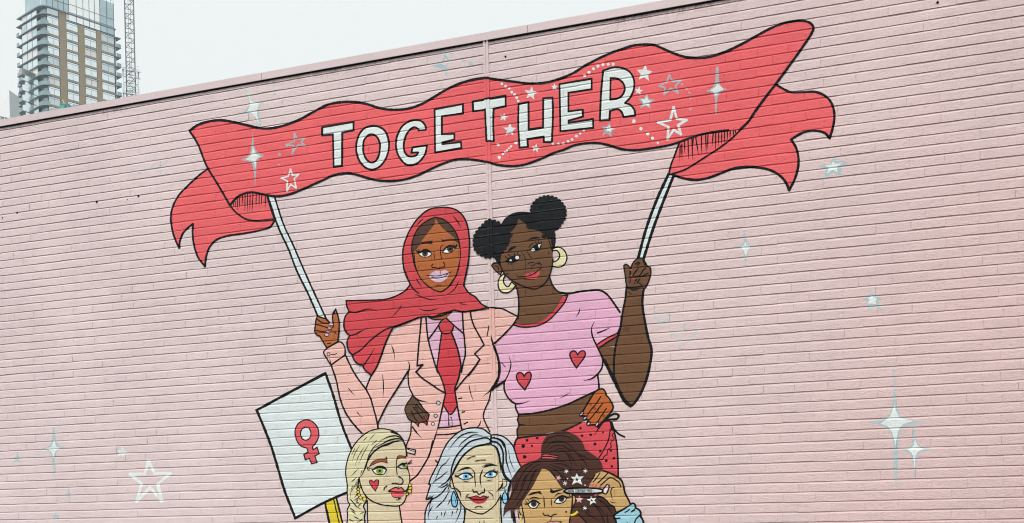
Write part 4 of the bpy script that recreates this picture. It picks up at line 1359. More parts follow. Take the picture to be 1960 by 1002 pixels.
W2.part('eye_white', STW, [(vH2, '572,545! 600,526 612,546 590,554!')], parent=e); W2.part('eye_white', STW, [(vH2, '636,498! 664,490! 648,530!')], parent=e)
W2.part('lips', P(220, 82, 88), [(vH2, '508,772! 560,742 600,738 652,712! 648,755 612,796 545,797')], [(vH2, '475,775 540,772 600,752 658,706', 2.0), (vH2, '520,797 570,800 610,797', 1.4), (vH2, '560,745 580,765|610,735 612,760', 1.0)])
W2.part('nose', INK, lines=[(vH2, '550,665 570,650 598,655', 1.6), (vH2, '592,680 620,662 645,665', 1.6), (vH2, '645,652 668,672', 1.8), (vH2, '495,565 520,600 535,650', 1.3), (vH2, '545,560 565,590 580,612', 1.4), (vH2, '530,655 525,715', 0.9), (vH2, '575,660 585,715', 0.9)])
W2.part('smile_line', INK, lines=[(vH2, '455,758 458,772 470,782', 1.4), (vH2, '665,685 658,712', 1.4), (vH2, '365,745 380,752', 1.8), (vH2, '680,425 695,430', 5), (vH2, '730,560 735,580', 1.4)])

# ---- woman with the red headscarf
SK1 = P(184, 104, 56)
SCARF = P(214, 76, 84, var=0.10)
W1 = Painted('painted_woman', 'painted woman in a red headscarf and tie with a peach blazer, second from the top right', 'painted woman', (845, 1001), 'women painted in the mural')
W1.root['label'] = 'painted woman in a red headscarf, peach blazer, lilac shirt and red tie'
jk = W1.part('blazer', PEACH, [(vJ4, '180,310! 230,460 255,580 280,680 330,800 400,900 490,1000! 540,1000! 650,960! 655,890! 740,720 850,545 965,345! 1060,0! 770,-20! 640,330 580,430 530,555! 450,450 390,350 322,210!'),
        (PXL, '740,660! 790,596! 935,588! 949.6,590 962.4,591.9 976.8,599.1 991.5,606.3! 984.8,618.3 970.4,635 947.2,657.4! 951.2,671.7 954.4,687.7 956,703.7 954.6,721.9 948.6,734.9 939.6,747.8! 935.6,767.8 927.7,783.8 924.7,797.7 929.7,811.7 937.6,825.7! 930,850! 850,900! 850,1002! 745,1002! 757,930! 780,855! 787.9,806.7! 789.9,757.8! 785,743.8 782,725.9 781.6,707.9! 760,690!')],
    [(vJ4, '180,312 230,460 255,580 280,680 330,800 400,900 490,1000', 3.0), (vJ4, '322,208 390,350 450,450 530,555! 575,640 610,760 640,870 655,955', 3.0), (vJ4, '530,555 580,430 640,330 770,-10', 3.0), (vJ4, '652,900 740,720 850,545 962,365', 3.0),
     (vJ4, '953,272 968,300 970,345 958,400 958,450 970,540 1005,612', 2.6, (.2, 0)), (vJ4, '1000,620 1060,665 1155,688', 3.2, (0, .5)), (vJ4, '790,115 810,170 822,262', 2.0, (.2, .5)), (vJ4, '700,410 708,540 702,648', 1.8, (.2, .4)), (vJ4, '355,545 385,585 420,620', 1.8, (.1, .5)), (vJ4, '440,785 465,815 495,842', 1.6, (.1, .5)),
     (vJ3, '905,187 1000,188 1080,200 1170,245 1262,290! 1220,365 1130,470 985,612', 3.0), (vJ3, '945,520 948,560 970,620 1010,740 1035,880 1030,1000', 3.4, (.2, 0)), (vJ3, '915,405 905,460 893,520', 2.0),
     (vJ5, '925,0 970,130 985,220 975,310 945,375 900,440', 4.0), (vJ5, '1030,350 960,400 900,440 830,495', 3.6, (0, .4)), (vJ5, '903,440 880,540 840,630 828,690 855,765 890,835', 2.4), (vJ5, '690,380 708,470 737,550', 1.8, (.2, .4)), (vJ5, '802,732 795,765 772,795', 2.2, (.3, 0)),
     (vJ5, '138,740 130,860 88,972', 2.6), (vJ5, '150,790 185,840 232,890', 2.8, (0, .5)),
     (vJ5, '395,800 360,905 330,1000', 2.6), (vBL, '985,180 950,320 890,430 830,520 755,582', 3.0)])
W1.part('shirt', LILAC, [(PXL, '816,606! 830,600! 870,592! 886,597! 890,649.4 890.6,678.1 886.6,695.7 881,712 871.8,747.8 876.8,773.8 881.8,800 880,815! 838,819! 844,795 849,773.8 852.8,756! 847.8,731.9 836.8,706.9 829.9,687.7 822.7,662.2 817.9,636.6')])
W1.part('waistband', PEACH, [(vJ5, '395,798! 610,772! 622,812! 590,845 378,865!')], [(vJ5, '393,800 500,792 608,774', 2.8), (vJ5, '378,865 480,862 592,845', 2.4)])
W1.part('button_placket', INK, lines=[(vJ5, '494,665 496,778', 1.2), (vJ5, '512,695 522,700 532,778', 1.2), (vJ5, '500,710 505,775 525,780', 1.0)])
tie = W1.part('tie', P(210, 66, 76), [(vJ3, '350,490! 330,620 310,780 288,920! 362,1077 400,1208! 362,1339! 456,1461! 531,1371! 506,1177! 569,964 588,870! 540,680 470,488!'), (vJ3, '398,308! 345,370 316,402! 322,435 350,490 400,498 460,484 490,425 488,392!')],
    [(vJ3, '350,492 330,620 310,780 288,920', 2.6), (vJ3, '470,490 540,680 580,860', 3.2), (vJ3, '316,400 325,440 355,488 400,497 460,482 488,425 490,395', 2.6), (vJ5, '440,570 515,670 575,595', 2.6)])
W1.part('lapel', INK, lines=[(vJ3, '105,315 90,480 72,660 55,880! 125,868! 42,955! 90,1005', 2.8), (vJ5, '185,262 240,320 320,375 400,430 465,465', 2.8), (vJ3, '162,300 175,480 205,640 250,800 300,960', 2.8), (vJ5, '385,232 440,360 467,470! 440,590 395,800', 2.8),
    (vJ3, '598,238 610,450 625,600 632,740 605,860 585,960', 2.8), (vJ5, '615,205 590,330 560,410 555,440! 575,560 600,700 622,810', 3.0), (vJ3, '693,230 705,310 740,410 800,520 858,630! 745,738! 808,805! 740,910 670,1000', 2.8), (vJ5, '795,145 720,250 640,340 562,438', 2.8)])
W1.part('shirt_collar', INK, lines=[(vJ3, '185,575 290,430 345,345 400,305! 500,400 605,490', 2.6)])
W1.part('neck', P(170, 96, 50), [(vJ3, '225,300! 340,265 490,225! 400,310! 340,328! 270,322')], [(vJ3, '190,298 250,325 340,325', 2.0), (vJ3, '220,305 340,285 460,240', 3.4)])
for x, y, r in ((397, 560, 19), (373, 682, 16), (345, 760, 15)): W1.part('button', STW, [ell(vJ5, x, y, r)], ink=1.3)
W1.part('buttonhole', INK, lines=[(vJ5, '592,518 620,513|625,650 650,642|645,762 676,746', 2.6)])
W1.part('cuff', PEACH, [(vSC, '215,630! 180,665 178,690 195,720 258,822! 415,710! 420,660 400,590 365,560 335,562!')], ink=2.6, lines=[(vSC, '262,702 290,706 325,692', 1.6), (vSC, '245,755 258,805', 1.4)])
W1.part('button', PEACH, [ell(vSC, 232, 700, 18)], ink=1.4)
sc = W1.part('headscarf', SCARF, [(PXL, '843.9,398 822.9,401.5 804,415.2 789.4,434 778.9,455 773,473.9 771.5,494.8 775,520 786.2,545.2! 778.9,554.6 772.3,560 756.2,568.5 739.3,573.6 715.5,575.3 681.6,576.1 663.3,576.5! 664.6,587.1 669.7,597! 662.9,604.1 659.2,616 659.5,627.8 664.6,638 670.6,643.1! 666.3,649.9 665.5,661.8 668,671.9 674.8,679.6! 677.3,687.2 685,696.5 695.2,699.9! 698.5,707.6 711.3,718.6! 720.6,704.2 730.8,678.7 739.3,655 752.8,627! 776.6,619.4 802,608.3! 820,606 830,607 844.3,601.5 857,598.3 869.8,594.3! 884.2,597.5 901.8,595.9 917.7,593.5 934.5,589.5! 922.5,583.1 916.1,576 909.7,568.8 897.4,560.9 888,547! 892.1,526.3 896.3,505.3 898.8,478.1 898.4,452.9 894.2,429.8 885.8,413.1 873.2,402.6 858.6,398.4')],
    ink=2.8, lines=[(vHD, '75,620 125,740 160,790 202,822', 2.4), (vHD, '168,830 250,862 320,880 382,870', 2.0, (.2, .3)), (vHD, '566,712 530,780 490,815 452,836', 1.8, (.2, .3)), (vHD, '176,682 200,725 228,757', 1.8, (.3, .3)), (vHD, '250,135 215,165 183,205', 1.8, (.3, .3)), (vHD, '512,112 556,168 586,224', 2.2, (.3, .3)), (vHD, '568,908 600,920 642,925', 1.8, (.3, .3)), (vHD, '203,957 240,975 300,978 382,960', 2.0, (.3, .3)), (vHD, '45,930 10,985', 1.8, (.3, .3)),
    (vSC, '460,220 540,228 620,205 700,190 780,212', 2.6, (0, .4)), (vSC, '470,490 540,475 600,440 675,405', 2.6, (0, .4)), (vSC, '510,705 600,650 700,550 800,470 900,410 1000,380 1250,288', 2.8), (vSC, '632,822 690,740 750,635', 2.2, (0, .4)), (vSC, '1060,145 1010,215 945,282', 1.6, (.3, .3))])
W1.part('hair', P(84, 58, 46), [(vHD, '350,126! 270,165 200,225 155,310 138,400 145,480 165,570 200,650 260,730 330,780 395,808 440,790 500,730 545,650 570,550 578,450 570,360 545,280 500,210 430,150')], ink=2.4)
f1 = W1.part('face', SK1, [(vHD, '355,140! 345,190 300,250 240,330 190,410 155,452! 160,530 185,620 225,690 290,750 350,790 395,805 440,785 500,720 545,640 570,540 574,420 556,358! 520,310 450,255 385,190')], [(vHD, '160,470 165,540 190,630 230,700 300,765 395,806 450,780 505,715 548,640 572,540', 1.8)])
W1.part('eyebrow', P(60, 44, 40), [(vHD, '188,388! 250,355 300,347 322,340! 326,374! 250,368')], [(vHD, '225,358 325,346', 1.6)], parent=f1)
W1.part('eyebrow', P(60, 44, 40), [(vHD, '408,320! 412,358! 470,338 530,345 572,376! 545,330 480,325 425,335')], parent=f1)
for wh, lid, ir, lash in (('195,452! 240,440 290,443 324,462! 290,487 240,490 212,475', '175,428! 215,438 248,418 292,424 326,462! 290,446 240,442 200,458', (258, 459, 27), '180,432 196,452|196,420 210,440'),
                          ('420,450! 442,416 490,396 524,402 530,418! 508,442 462,456', '410,445! 445,400 492,378 520,388 558,383! 540,405 526,410 490,396 450,414', (488, 418, 29), '545,372 548,390|520,372 526,388')):
    e = W1.part('eye', WHT, [(vHD, wh)], ink=1.4)
    W1.part('iris', P(82, 58, 46), [ell(vHD, *ir)], parent=e); W1.part('pupil', INK, [ell(vHD, ir[0], ir[1], 11)], parent=e)
    W1.part('eyelid', INK, [(vHD, lid)], [(vHD, lash, 1.4)], parent=e)
W1.part('nose', INK, lines=[(vHD, '340,440 342,470 346,506', 1.4), (vHD, '420,382 402,400 400,450 410,506', 1.6), (vHD, '332,555 320,570 328,588 350,586 375,596', 1.8), (vHD, '385,600 395,586 432,580 440,560 425,540', 1.8)])
W1.part('lips', P(228, 190, 214), [(vHD, '292,660! 340,622 375,614 400,620 440,610 484,630! 468,665 440,702 380,720 330,706 302,678')], [(vHD, '275,658 350,664 400,660 497,628', 1.6), (vHD, '318,676 360,684 430,670 462,650', 1.6), (vHD, '400,622 398,650', 0.8)])
W1.part('teeth', WHT, [(vHD, '340,672! 400,664 455,652! 440,664 400,675 360,680')])
W1.part('chin_line', INK, lines=[(vHD, '350,762 375,748 412,752', 1.4, (.3, .3))])
h1 = W1.part('fist', SK1, [(vSC, '105,270! 90,320 85,360 80,400 78,450 100,480 135,495! 170,560 215,630! 335,560! 345,480 352,400 350,330 330,240 312,192! 280,245 278,300 285,370! 240,340 200,300!')], ink=2.6,
    lines=[(vSC, '105,305 160,342 235,352', 2.2), (vSC, '95,365 150,378 225,402', 2.2), (vSC, '90,430 140,442 200,448', 2.2), (vSC, '210,300 250,345 290,370 280,400', 2.2), (vSC, '220,580 256,574', 1.6), (vSC, '285,452 308,452 318,472', 1.4), (vSC, '250,410 270,430', 1.6)])
for x, y, rx, ry, ro in ((262, 362, 28, 15, 15), (243, 405, 22, 13, 10), (228, 446, 25, 14, 5), (212, 480, 26, 18, 5)): W1.part('fingernail', P(222, 184, 212), [ell(vSC, x, y, rx, ry, ro)], ink=1.2, parent=h1)
W1.part('fingernail', P(150, 120, 140), [(vSC, '296,242! 312,192! 325,245!')], ink=1.4, parent=h1)
# hands that reach across to the other figure
hw = W2.part('hand', P(100, 74, 54), [(vJ4, '1002,622! 970,670 942,710 924,760 935,800 965,860 1000,880! 1040,905 1060,930! 1068,900 1110,890 1148,918! 1150,890 1130,850! 1158,868! 1165,830! 1172,815! 1150,790 1110,750 1070,690')], ink=2.2,
    lines=[(vJ4, '990,780 1020,840 1050,880|1010,740 1060,800 1110,860|1040,710 1085,760 1140,800', 2.0), (vJ4, '1010,740 1050,745|1030,720 1060,780|970,820 1100,790', 1.4)])
for p in ('1030,892! 1056,892! 1066,934!', '1108,882! 1140,886! 1150,922!', '1116,832! 1134,826! 1158,868! 1140,868!', '1145,800! 1158,798! 1172,826!'):
    W2.part('fingernail', NAILR, [(vJ4, p)], ink=1.2, parent=hw)
ho = W1.part('hand', P(190, 102, 46), [(vWA, '1150,408! 1200,368 1245,362 1270,385 1285,430 1310,455 1335,500 1358,550 1340,600 1290,660 1225,730 1190,768! 1165,745 1100,745 1075,735! 1090,690 1045,690! 1060,655 1005,645! 1050,575 1100,490')], ink=3.0,
    lines=[(vWA, '1225,442 1190,500 1125,580 1075,650', 2.2), (vWA, '1245,515 1180,600 1105,690', 2.2), (vWA, '1285,570 1230,650 1180,735', 2.2), (vWA, '1320,655 1250,715 1190,800 1160,850', 2.4, (0, .4)), (vWA, '1100,520 1120,545|1112,512 1132,535|1142,562 1162,588|1155,552 1172,578|1180,602 1200,630|1195,595 1212,622|1240,640 1258,665|1252,632 1270,655', 1.0)])
for x, y, rx, ry, ro in ((1022, 625, 27, 14, -45), (1057, 672, 24, 14, -40), (1095, 730, 22, 15, -65), (1186, 738, 26, 13, -60)): W1.part('fingernail', P(226, 190, 216), [ell(vWA, x, y, rx, ry, ro)], ink=1.8, parent=ho)

# ---- placard
PK = Painted('painted_placard', 'white placard with a red female symbol on a yellow stick', 'placard', (640, 1001))
PK.part('stick', P(228, 204, 52), [(vPL, '500,870! 580,840! 632,1010! 542,1010!')], [(vPL, '505,875 545,1008', 4.0), (vPL, '578,845 630,1008', 3.4), (vPL, '560,850 608,1008', 2.2)])
PK.part('board', P(224, 234, 234, var=0.07), [(vPL, '70,285! 508,50! 560,200 610,370 690,560! 690,800! 640,808! 500,870 315,970! 250,800 205,650 155,490')], [(vPL, '70,285 290,165 508,50', 5.0), (vPL, '508,50 560,200 610,370 685,560', 4.6), (vPL, '72,285 155,490 205,650 250,800 316,970! 500,870 652,803', 4.6)])
PK.part('female_symbol', P(226, 96, 106), [(vPL, '385,345 430,360 460,400 465,450 445,495 425,515! 430,535! 455,520! 468,560! 440,575! 455,615! 420,625! 405,590! 380,600! 370,565! 398,550! 390,525! 350,510 320,460 318,400 345,360')], ink=2.2, holes=[[ell(vPL, 383, 433, 33, 42, 0, 18)]])

# ---- blonde woman
SKB = P(220, 206, 172)
HB = P(226, 218, 178)
WB = Painted('painted_woman', 'painted blonde woman with a braid and a red heart on her cheek', 'painted woman', (735, 1001), 'women painted in the mural')
WB.part('neck', SKB, [(vBL, '330,760! 650,800! 660,900 668,960 700,1010! 335,1010!')], [(vBL, '332,775 336,1008', 2.2), (vBL, '650,822 662,910 672,970 700,1005', 2.6)])
WB.part('hair', HB, [(vBL, '440,60! 520,62 600,85 660,130 697,190! 690,260! 300,700! 325,780! 290,830 310,880 300,940 322,1010! 110,1010! 132,930 125,870 150,820! 135,770 130,700 130,620 115,500 122,420 150,320 200,220 270,140 350,85')],
    [(vBL, '697,190 660,130 600,85 520,62 440,60 350,85 270,140 200,220 150,320 122,420 115,500 130,620 130,700 135,770 155,820! 130,870 135,930 112,1005', 2.2), (vBL, '325,780 292,830 312,880 302,940 320,1005', 2.6)])
fb = WB.part('face', SKB, [(vBL, '692,188! 718,250 724,330 728,420 748,500 757,560 747,620 722,700 717,760 690,800 648,827 540,825 450,810 370,775 310,720 270,640 248,545! 290,460 330,370 400,285 480,235 560,202 640,180')],
    [(vBL, '248,545 270,640 310,720 370,775 450,810 540,826 648,827 690,800 716,752 722,695', 2.4), (vBL, '700,200 718,250 725,330', 3.4), (vBL, '725,420 748,500 755,550 748,610 722,690', 1.8)])
WB.part('hair_strand', INK, lines=[(vBL, '692,188 640,178 560,200 480,232 400,285 340,370 310,450 270,530 248,545', 3.0, (.2, .2)), (vBL, '690,170 640,158 560,170 470,215 410,245', 2.6, (0, .4)), (vBL, '680,155 620,130 540,140 460,180', 2.4, (0, .5)), (vBL, '690,180 600,192 520,228 420,245', 1.6, (.2, .4)), (vBL, '568,90 600,96 650,125', 4.0, (.2, .4)), (vBL, '460,190 400,240 350,320 320,400', 1.8, (.4, .3)),
    (vBL, '410,105 345,180|350,210 300,290 240,420|300,240 240,340 210,430|260,220 210,300 180,385|330,140 290,180|430,170 370,220|250,450 200,500 165,530|225,540 185,585|190,620 165,680|240,560 200,640 165,700 160,745|280,470 262,520|210,250 175,320|235,590 215,640|205,560 170,590', 1.1, (.3, .4)),
    (vBL, '246,560 240,620 225,660', 2.4), (vBL, '170,770 230,840 265,860|160,850 215,890|175,880 215,910|235,700 205,745|255,740 200,775|200,935 255,965|285,960 230,995|150,960 190,985|270,800 245,830 250,850|265,905 300,890|160,760 200,800', 1.8, (.2, .4)), (vBL, '245,800 225,790 235,770', 1.6)])
for pts in ('352,437! 390,385 450,362 512,362 524,340! 532,402! 480,388 420,402', '625,365! 640,330 715,333! 717,354! 660,352'):
    WB.part('eyebrow', P(156, 78, 52), [(vBL, pts)], ink=1.2, parent=fb)
for wh, lid, ir, pr in (('382,470! 412,455 450,447 524,465! 500,508 440,516 405,500', '328,438! 385,458 430,430 492,430 532,464! 450,450 392,470', (456, 479, 37), 14), ('636,440! 682,412 727,397! 728,446 680,458', '626,438! 682,398 742,402! 690,420', (703, 422, 27), 11)):
    e = WB.part('eye', WHT, [(vBL, wh)], ink=1.8)
    WB.part('iris', P(142, 164, 66), [ell(vBL, ir[0], ir[1], ir[2], ir[2] * .92)], parent=e); WB.part('pupil', INK, [ell(vBL, ir[0], ir[1], pr)], parent=e)
    WB.part('eyelid', INK, [(vBL, lid)], parent=e)
WB.part('eyelash', INK, lines=[(vBL, '740,404 762,385 776,370|742,410 776,398|725,445 730,470|332,440 335,465 350,475|345,445 352,470', 1.5)])
WB.part('nose', INK, lines=[(vBL, '625,365 622,430 630,515', 1.6), (vBL, '645,535 682,560 688,592 668,612 642,610 615,602 580,604', 2.2), (vBL, '645,630 640,645', 1.0)])
WB.part('lips', P(236, 102, 104), [(vBL, '545,680! 590,655 620,643 645,655 670,645 708,682! 695,722 650,744 590,736 568,702')], [(vBL, '545,682 620,690 700,686 738,662', 2.4), (vBL, '545,680 590,654 620,643 645,655 672,645 706,680', 2.0), (vBL, '570,705 590,738 650,744', 1.0)])
WB.part('heart', P(206, 66, 76), [(vBL, '395,592! 370,570 352,580 365,620 413,680! 440,620 446,578 425,568')], ink=1.6)
WB.part('freckles', P(120, 96, 76), [ell(vBL, x, y, 3.2, 3.2, 0, 6) for x, y in ((500, 545), (515, 560), (530, 548), (510, 575), (540, 565), (525, 532), (672, 490), (690, 480), (705, 492), (685, 502), (715, 478), (495, 560))])
WB.part('smile_line', INK, lines=[(vBL, '500,668 508,645 526,630', 2.0), (vBL, '640,757 668,748', 1.4), (vBL, '620,760 635,770 670,750', 1.0)])
WB.part('hair_clip', P(240, 212, 206), [(vBL, '715,248! 815,272! 806,316! 725,295!')], ink=2.2, lines=[(vBL, '735,265 800,285', 1.4)])
WB.part('beaded_earring', P(238, 208, 72), [ell(vBL, x, y, r) for x, y, r in ((760, 618, 17), (763, 648, 17), (757, 682, 19), (731, 708, 14))], ink=1.2)
WB.part('beaded_earring', P(238, 208, 72), [ell(vBL, x, y, r) for x, y, r in ((254, 638, 11), (243, 662, 14), (240, 690, 14), (248, 717, 16), (265, 745, 17), (304, 760, 21))], ink=1.2)

# ---- grey haired woman
HG = P(204, 216, 222)
WG = Painted('painted_woman', 'painted woman with silver grey hair, blue eyes and blue drop earrings', 'painted woman', (915, 1001), 'women painted in the mural')
WG.part('hair', HG, [(vGR, '570,48! 650,60 700,95 735,122! 800,120 860,140 910,180 955,240 985,330 1015,410 1040,445! 960,540 925,590! 900,700 940,850 1000,1010! 75,1010! 72,960 75,900 100,820 150,752! 85,762! 105,690 130,620! 110,612! 130,550 170,470 205,400 240,310 290,210 350,140 430,80 500,55')], ink=2.6)
WG.part('neck', SKB, [(vGR, '475,850! 640,900! 830,750! 838,1010! 455,1010!')], [(vGR, '478,870 470,940 450,1008', 2.4), (vGR, '832,740 830,860 845,1005', 2.8), (vGR, '662,975 668,1005|620,985 622,1005', 1.4)])
WG.part('ear', SKB, [(vGR, '320,595! 335,560 350,600 370,660! 335,650')], ink=1.8); WG.part('ear', SKB, [(vGR, '845,560! 880,570 888,620 850,655! 838,640!')], ink=1.6)
fg = WG.part('face', SKB, [(vGR, '640,222 720,228 770,252 805,312 822,400 828,480 845,560! 840,640 827,722 780,812 700,880 640,908 560,890 470,840 420,780 385,700 352,610 338,530! 390,420 440,340 500,282 570,238')],
    [(vGR, '340,540 360,630 400,730 450,825 520,875 640,908 700,880 780,812 830,722', 2.2)])
WG.part('hair_strand', INK, lines=[(vGR, '735,205 640,222 570,240 500,285 440,345 390,430 345,520 300,580 240,615', 3.2, (0, .3)), (vGR, '740,180 690,150 610,160 520,190 440,265 380,345 340,450 330,520 275,600 210,640', 2.8, (0, .3)), (vGR, '600,95 520,95 430,130 360,200 310,265', 2.0, (.2, .4)), (vGR, '640,125 560,120 490,160 430,210 405,250', 2.0, (.3, .3)), (vGR, '735,130 730,165 720,205 690,210', 3.4),
    (vGR, '730,215 780,240 810,310 822,390 830,480', 3.4, (.2, .2)), (vGR, '740,185 800,200 845,270 855,360 850,440 870,520 930,585', 3.2), (vGR, '740,150 810,160 860,200 880,280 885,380 905,450 940,540', 2.6, (0, .3)), (vGR, '830,400 850,500 880,555 925,590', 2.2), (vGR, '905,270 925,380 970,480', 1.4, (.3, .3)), (vGR, '760,145 830,180 865,240', 2.4),
    (vGR, '450,330 380,430 345,500', 1.8, (.3, .3)), (vGR, '320,345 280,400 240,430 170,580', 1.6, (.3, .3)), (vGR, '300,480 230,540 160,590 150,620', 1.8, (.3, .3)), (vGR, '330,600 290,640 250,690 190,740 140,770 110,880', 2.2, (.2, .3)), (vGR, '300,610 250,640 215,640', 2.2, (0, .4)),
    (vGR, '325,660 270,760 200,840|240,790 180,850|320,620 300,680|120,730 135,745 165,715|100,745 150,735|150,830 110,900 105,960|280,880 260,940|350,880 340,930|240,890 235,930|400,850 385,900|440,820 420,900 380,990|420,780 430,860|200,930 185,960|330,760 300,820|400,700 390,780', 1.7, (.3, .4)),
    (vGR, '465,850 470,920 440,1005', 2.6), (vGR, '935,570 900,700 930,860 985,1005', 2.4), (vGR, '960,880 975,960|1000,880 1010,950|930,620 905,690', 1.8), (vGR, '180,375 205,398', 2.2)])
for pts in ('383,492! 440,455 500,438 546,455! 500,460 450,470', '653,452! 680,422 742,413 812,432! 742,430 690,442'): WG.part('eyebrow', INK, [(vGR, pts)], parent=fg)
for wh, sh_, lid, ir in (('400,535! 440,512 490,504 555,540! 500,563 440,560', '420,512! 470,486 520,494 540,520 490,500 440,510', '385,528! 440,506 492,494 530,506 558,540! 500,508 440,514', (483, 534, 31)),
                         ('662,530! 702,497 750,484 800,508! 770,538 710,546', '675,505! 710,478 760,466 785,480 750,482 700,496', '655,530! 700,488 752,474 808,500! 780,502 750,488 704,500', (726, 512, 31))):
    WG.part('eyeshadow', P(132, 190, 222), [(vGR, sh_)], parent=fg)
    e = WG.part('eye', WHT, [(vGR, wh)], ink=1.7)
    WG.part('iris', P(122, 184, 220), [ell(vGR, *ir)], parent=e); WG.part('pupil', INK, [ell(vGR, ir[0], ir[1], 13)], parent=e)
    WG.part('eyelid', INK, [(vGR, lid)], parent=e)
WG.part('eyelash', INK, lines=[(vGR, '375,535 400,540|372,520 398,530|785,478 775,492|800,480 790,498|768,462 762,480', 1.6), (vGR, '448,577 485,584 518,580|688,570 715,573 748,568', 1.2, (.3, .3)), (vGR, '640,440 700,410 760,415 805,430', 0.8)])
WG.part('nose', INK, lines=[(vGR, '540,460 565,490 572,560 578,638', 2.0, (.2, .3)), (vGR, '652,465 628,520 626,580 636,640', 2.2, (.2, .3)), (vGR, '552,665 558,690 590,688 612,714 640,696 665,692 668,660', 2.2)])
WG.part('lips', P(196, 52, 60), [(vGR, '505,747! 560,735 592,728 625,746 655,730 705,742! 670,788 620,803 570,797')], [(vGR, '500,740 550,760 600,766 650,762 710,738', 2.0), (vGR, '505,747 560,735 592,728 625,746 655,730 705,742', 1.6)])
WG.part('smile_line', INK, lines=[(vGR, '482,757 488,728 512,710', 1.4), (vGR, '708,688 748,718 757,752', 1.6), (vGR, '575,845 610,830 645,842', 1.6), (vGR, '495,362 530,342 572,330', 1.5), (vGR, '575,381 620,372 682,370', 1.5), (vGR, '368,640 420,690 434,742', 2.4, (.3, .2)), (vGR, '850,600 838,635 792,682', 3.0, (.2, .3))])
WG.part('drop_earring', P(132, 200, 234), [(vGR, '360,685 385,735 398,795 380,838 352,830 338,780 343,722')], ink=2.0, lines=[(vGR, '372,740 380,800', 0.9)])
WG.part('drop_earring', P(132, 200, 234), [(vGR, '872,685 896,735 886,800 862,802 847,762 851,715')], ink=2.0, lines=[(vGR, '870,655 872,685', 1.5)])

# ---- brown haired woman
HBR = P(76, 46, 37)
SKT = P(206, 168, 112)
BHo = (1060, 820, 5.505)
WR = Painted('painted_woman', 'painted woman with brown hair in a high ponytail filling in her eyebrow', 'painted woman', (1060, 1001), 'women painted in the mural')
HST = P(34, 22, 20, spec=0.15)
hr = WR.part('hair', HBR, [(vBR, '160,550! 200,480 260,410 340,360 420,338 478,300! 475,230 490,150 540,80 620,40 720,32 800,55 870,100 920,170 935,220! 1010,272 1076,320 1116,380 1121,440! 1036,500 985,600! 1066,720! 1146,730 1226,800 1256,870! 1250,940 1280,1010! 700,1010! 485,430! 440,510 400,600 350,680 300,760 250,820 190,862! 160,962! 150,862! 110,882! 75,932! 90,820 140,740 165,640')])
WR.part('hair_lines', HST, lines=[(vBR, '500,260 540,190 620,140 720,150 800,200 860,280|490,200 540,120 640,80 760,95 850,160|520,280 560,220 640,180 720,190 780,260 800,330|690,235 780,290 850,400|640,260 700,240 760,290 800,400|720,200 830,250 920,340 980,430|800,230 900,290 1010,340|600,250 680,215 740,230|560,270 600,225', 2.0, (.3, .3)),
    (vBR, '470,350 380,380 300,450 240,560 200,700|480,370 400,410 330,500 270,640 180,800|485,400 420,450 370,560 300,700 200,830|460,345 340,375 250,430 180,560|230,520 180,680 110,820|320,480 260,620|420,430 350,560|560,380 640,410 740,440 820,430|600,370 700,380 800,420|540,400 640,450 700,520 720,600|520,420 590,470 660,560|580,350 700,350 760,380', 2.2, (.3, .3)),
    (vBZ, '820,540 960,640 1100,760|640,560 800,700 900,850 1000,990|500,650 640,820 860,960|560,700 700,800|760,640 900,760 980,880|880,560 1000,680 1120,860|470,830 560,920 760,1000|1000,800 1040,990', 2.2, (.2, .3)), (vBR, '700,480 760,560 800,600|840,440 900,520|900,400 960,470|760,430 800,500', 1.6, (.3, .3))], inkmat=HST)
WR.part('neck', P(112, 68, 52), [(vBZ, '330,860! 480,860! 560,930 760,1010! 270,1010!')], [(vBZ, '470,840 560,930 760,1000', 2.0)])
WR.part('ear', SKT, [(vBR, '275,800! 245,830 245,880 275,925! 295,900!')], ink=1.8); WR.part('ear', SKT, [(vBR, '800,705! 835,720 825,800 795,835!')], ink=1.8)
fr = WR.part('face', SKT, [(vBR, '485,428! 540,440 600,500 650,570 690,630! 770,670 802,720 802,800 787,900 755,1010! 312,1010! 290,920 275,850 270,790! 330,700 390,610 440,510')], [(vBR, '270,790 278,850 292,920 318,1005', 2.2), (vBR, '802,700 802,800 787,900 757,1005', 2.6)])
scr = WR.part('scrunchie', P(226, 96, 106), [(vBR, '482,288! 520,273 600,285 658,292! 640,332! 560,325 478,322!')], ink=1.6, lines=[(vBR, '490,300 560,298 640,312', 2.0)])
for pts in ('328,712! 380,678 466,662! 488,702! 440,688 380,702', '568,672! 574,628! 600,655 660,645 725,640! 640,672 590,688'): WR.part('eyebrow', INK, [(vBR, pts)], parent=fr)
for wh, lid, ir in (('335,800! 370,772 410,762 455,796! 420,840 368,840', '300,785! 340,790 380,756 420,756 474,798! 455,800 410,772 370,782 335,808', (399, 798, 31)), ('613,782! 650,738 700,714 746,736! 720,775 660,795', '608,784! 645,730 700,704 752,722! 800,716 745,740 700,722 652,745', (690, 745, 31))):
    e = WR.part('eye', WHT, [(vBR, wh)], ink=1.8)
    WR.part('iris', P(66, 44, 36), [ell(vBR, *ir)], parent=e); WR.part('pupil', INK, [ell(vBR, ir[0], ir[1], 13)], parent=e)
    WR.part('eyelid', INK, [(vBR, lid)], parent=e)
WR.part('eyelash', INK, lines=[(vBR, '295,795 318,808|310,765 330,785|330,750 350,770|770,700 780,716', 1.4), (vBR, '345,750 400,728 470,745|620,720 650,690 700,685', 1.8, (.3, .3))])
WR.part('nose', INK, lines=[(vBR, '495,895 512,918 545,916 575,932 605,912 635,905', 2.2)])
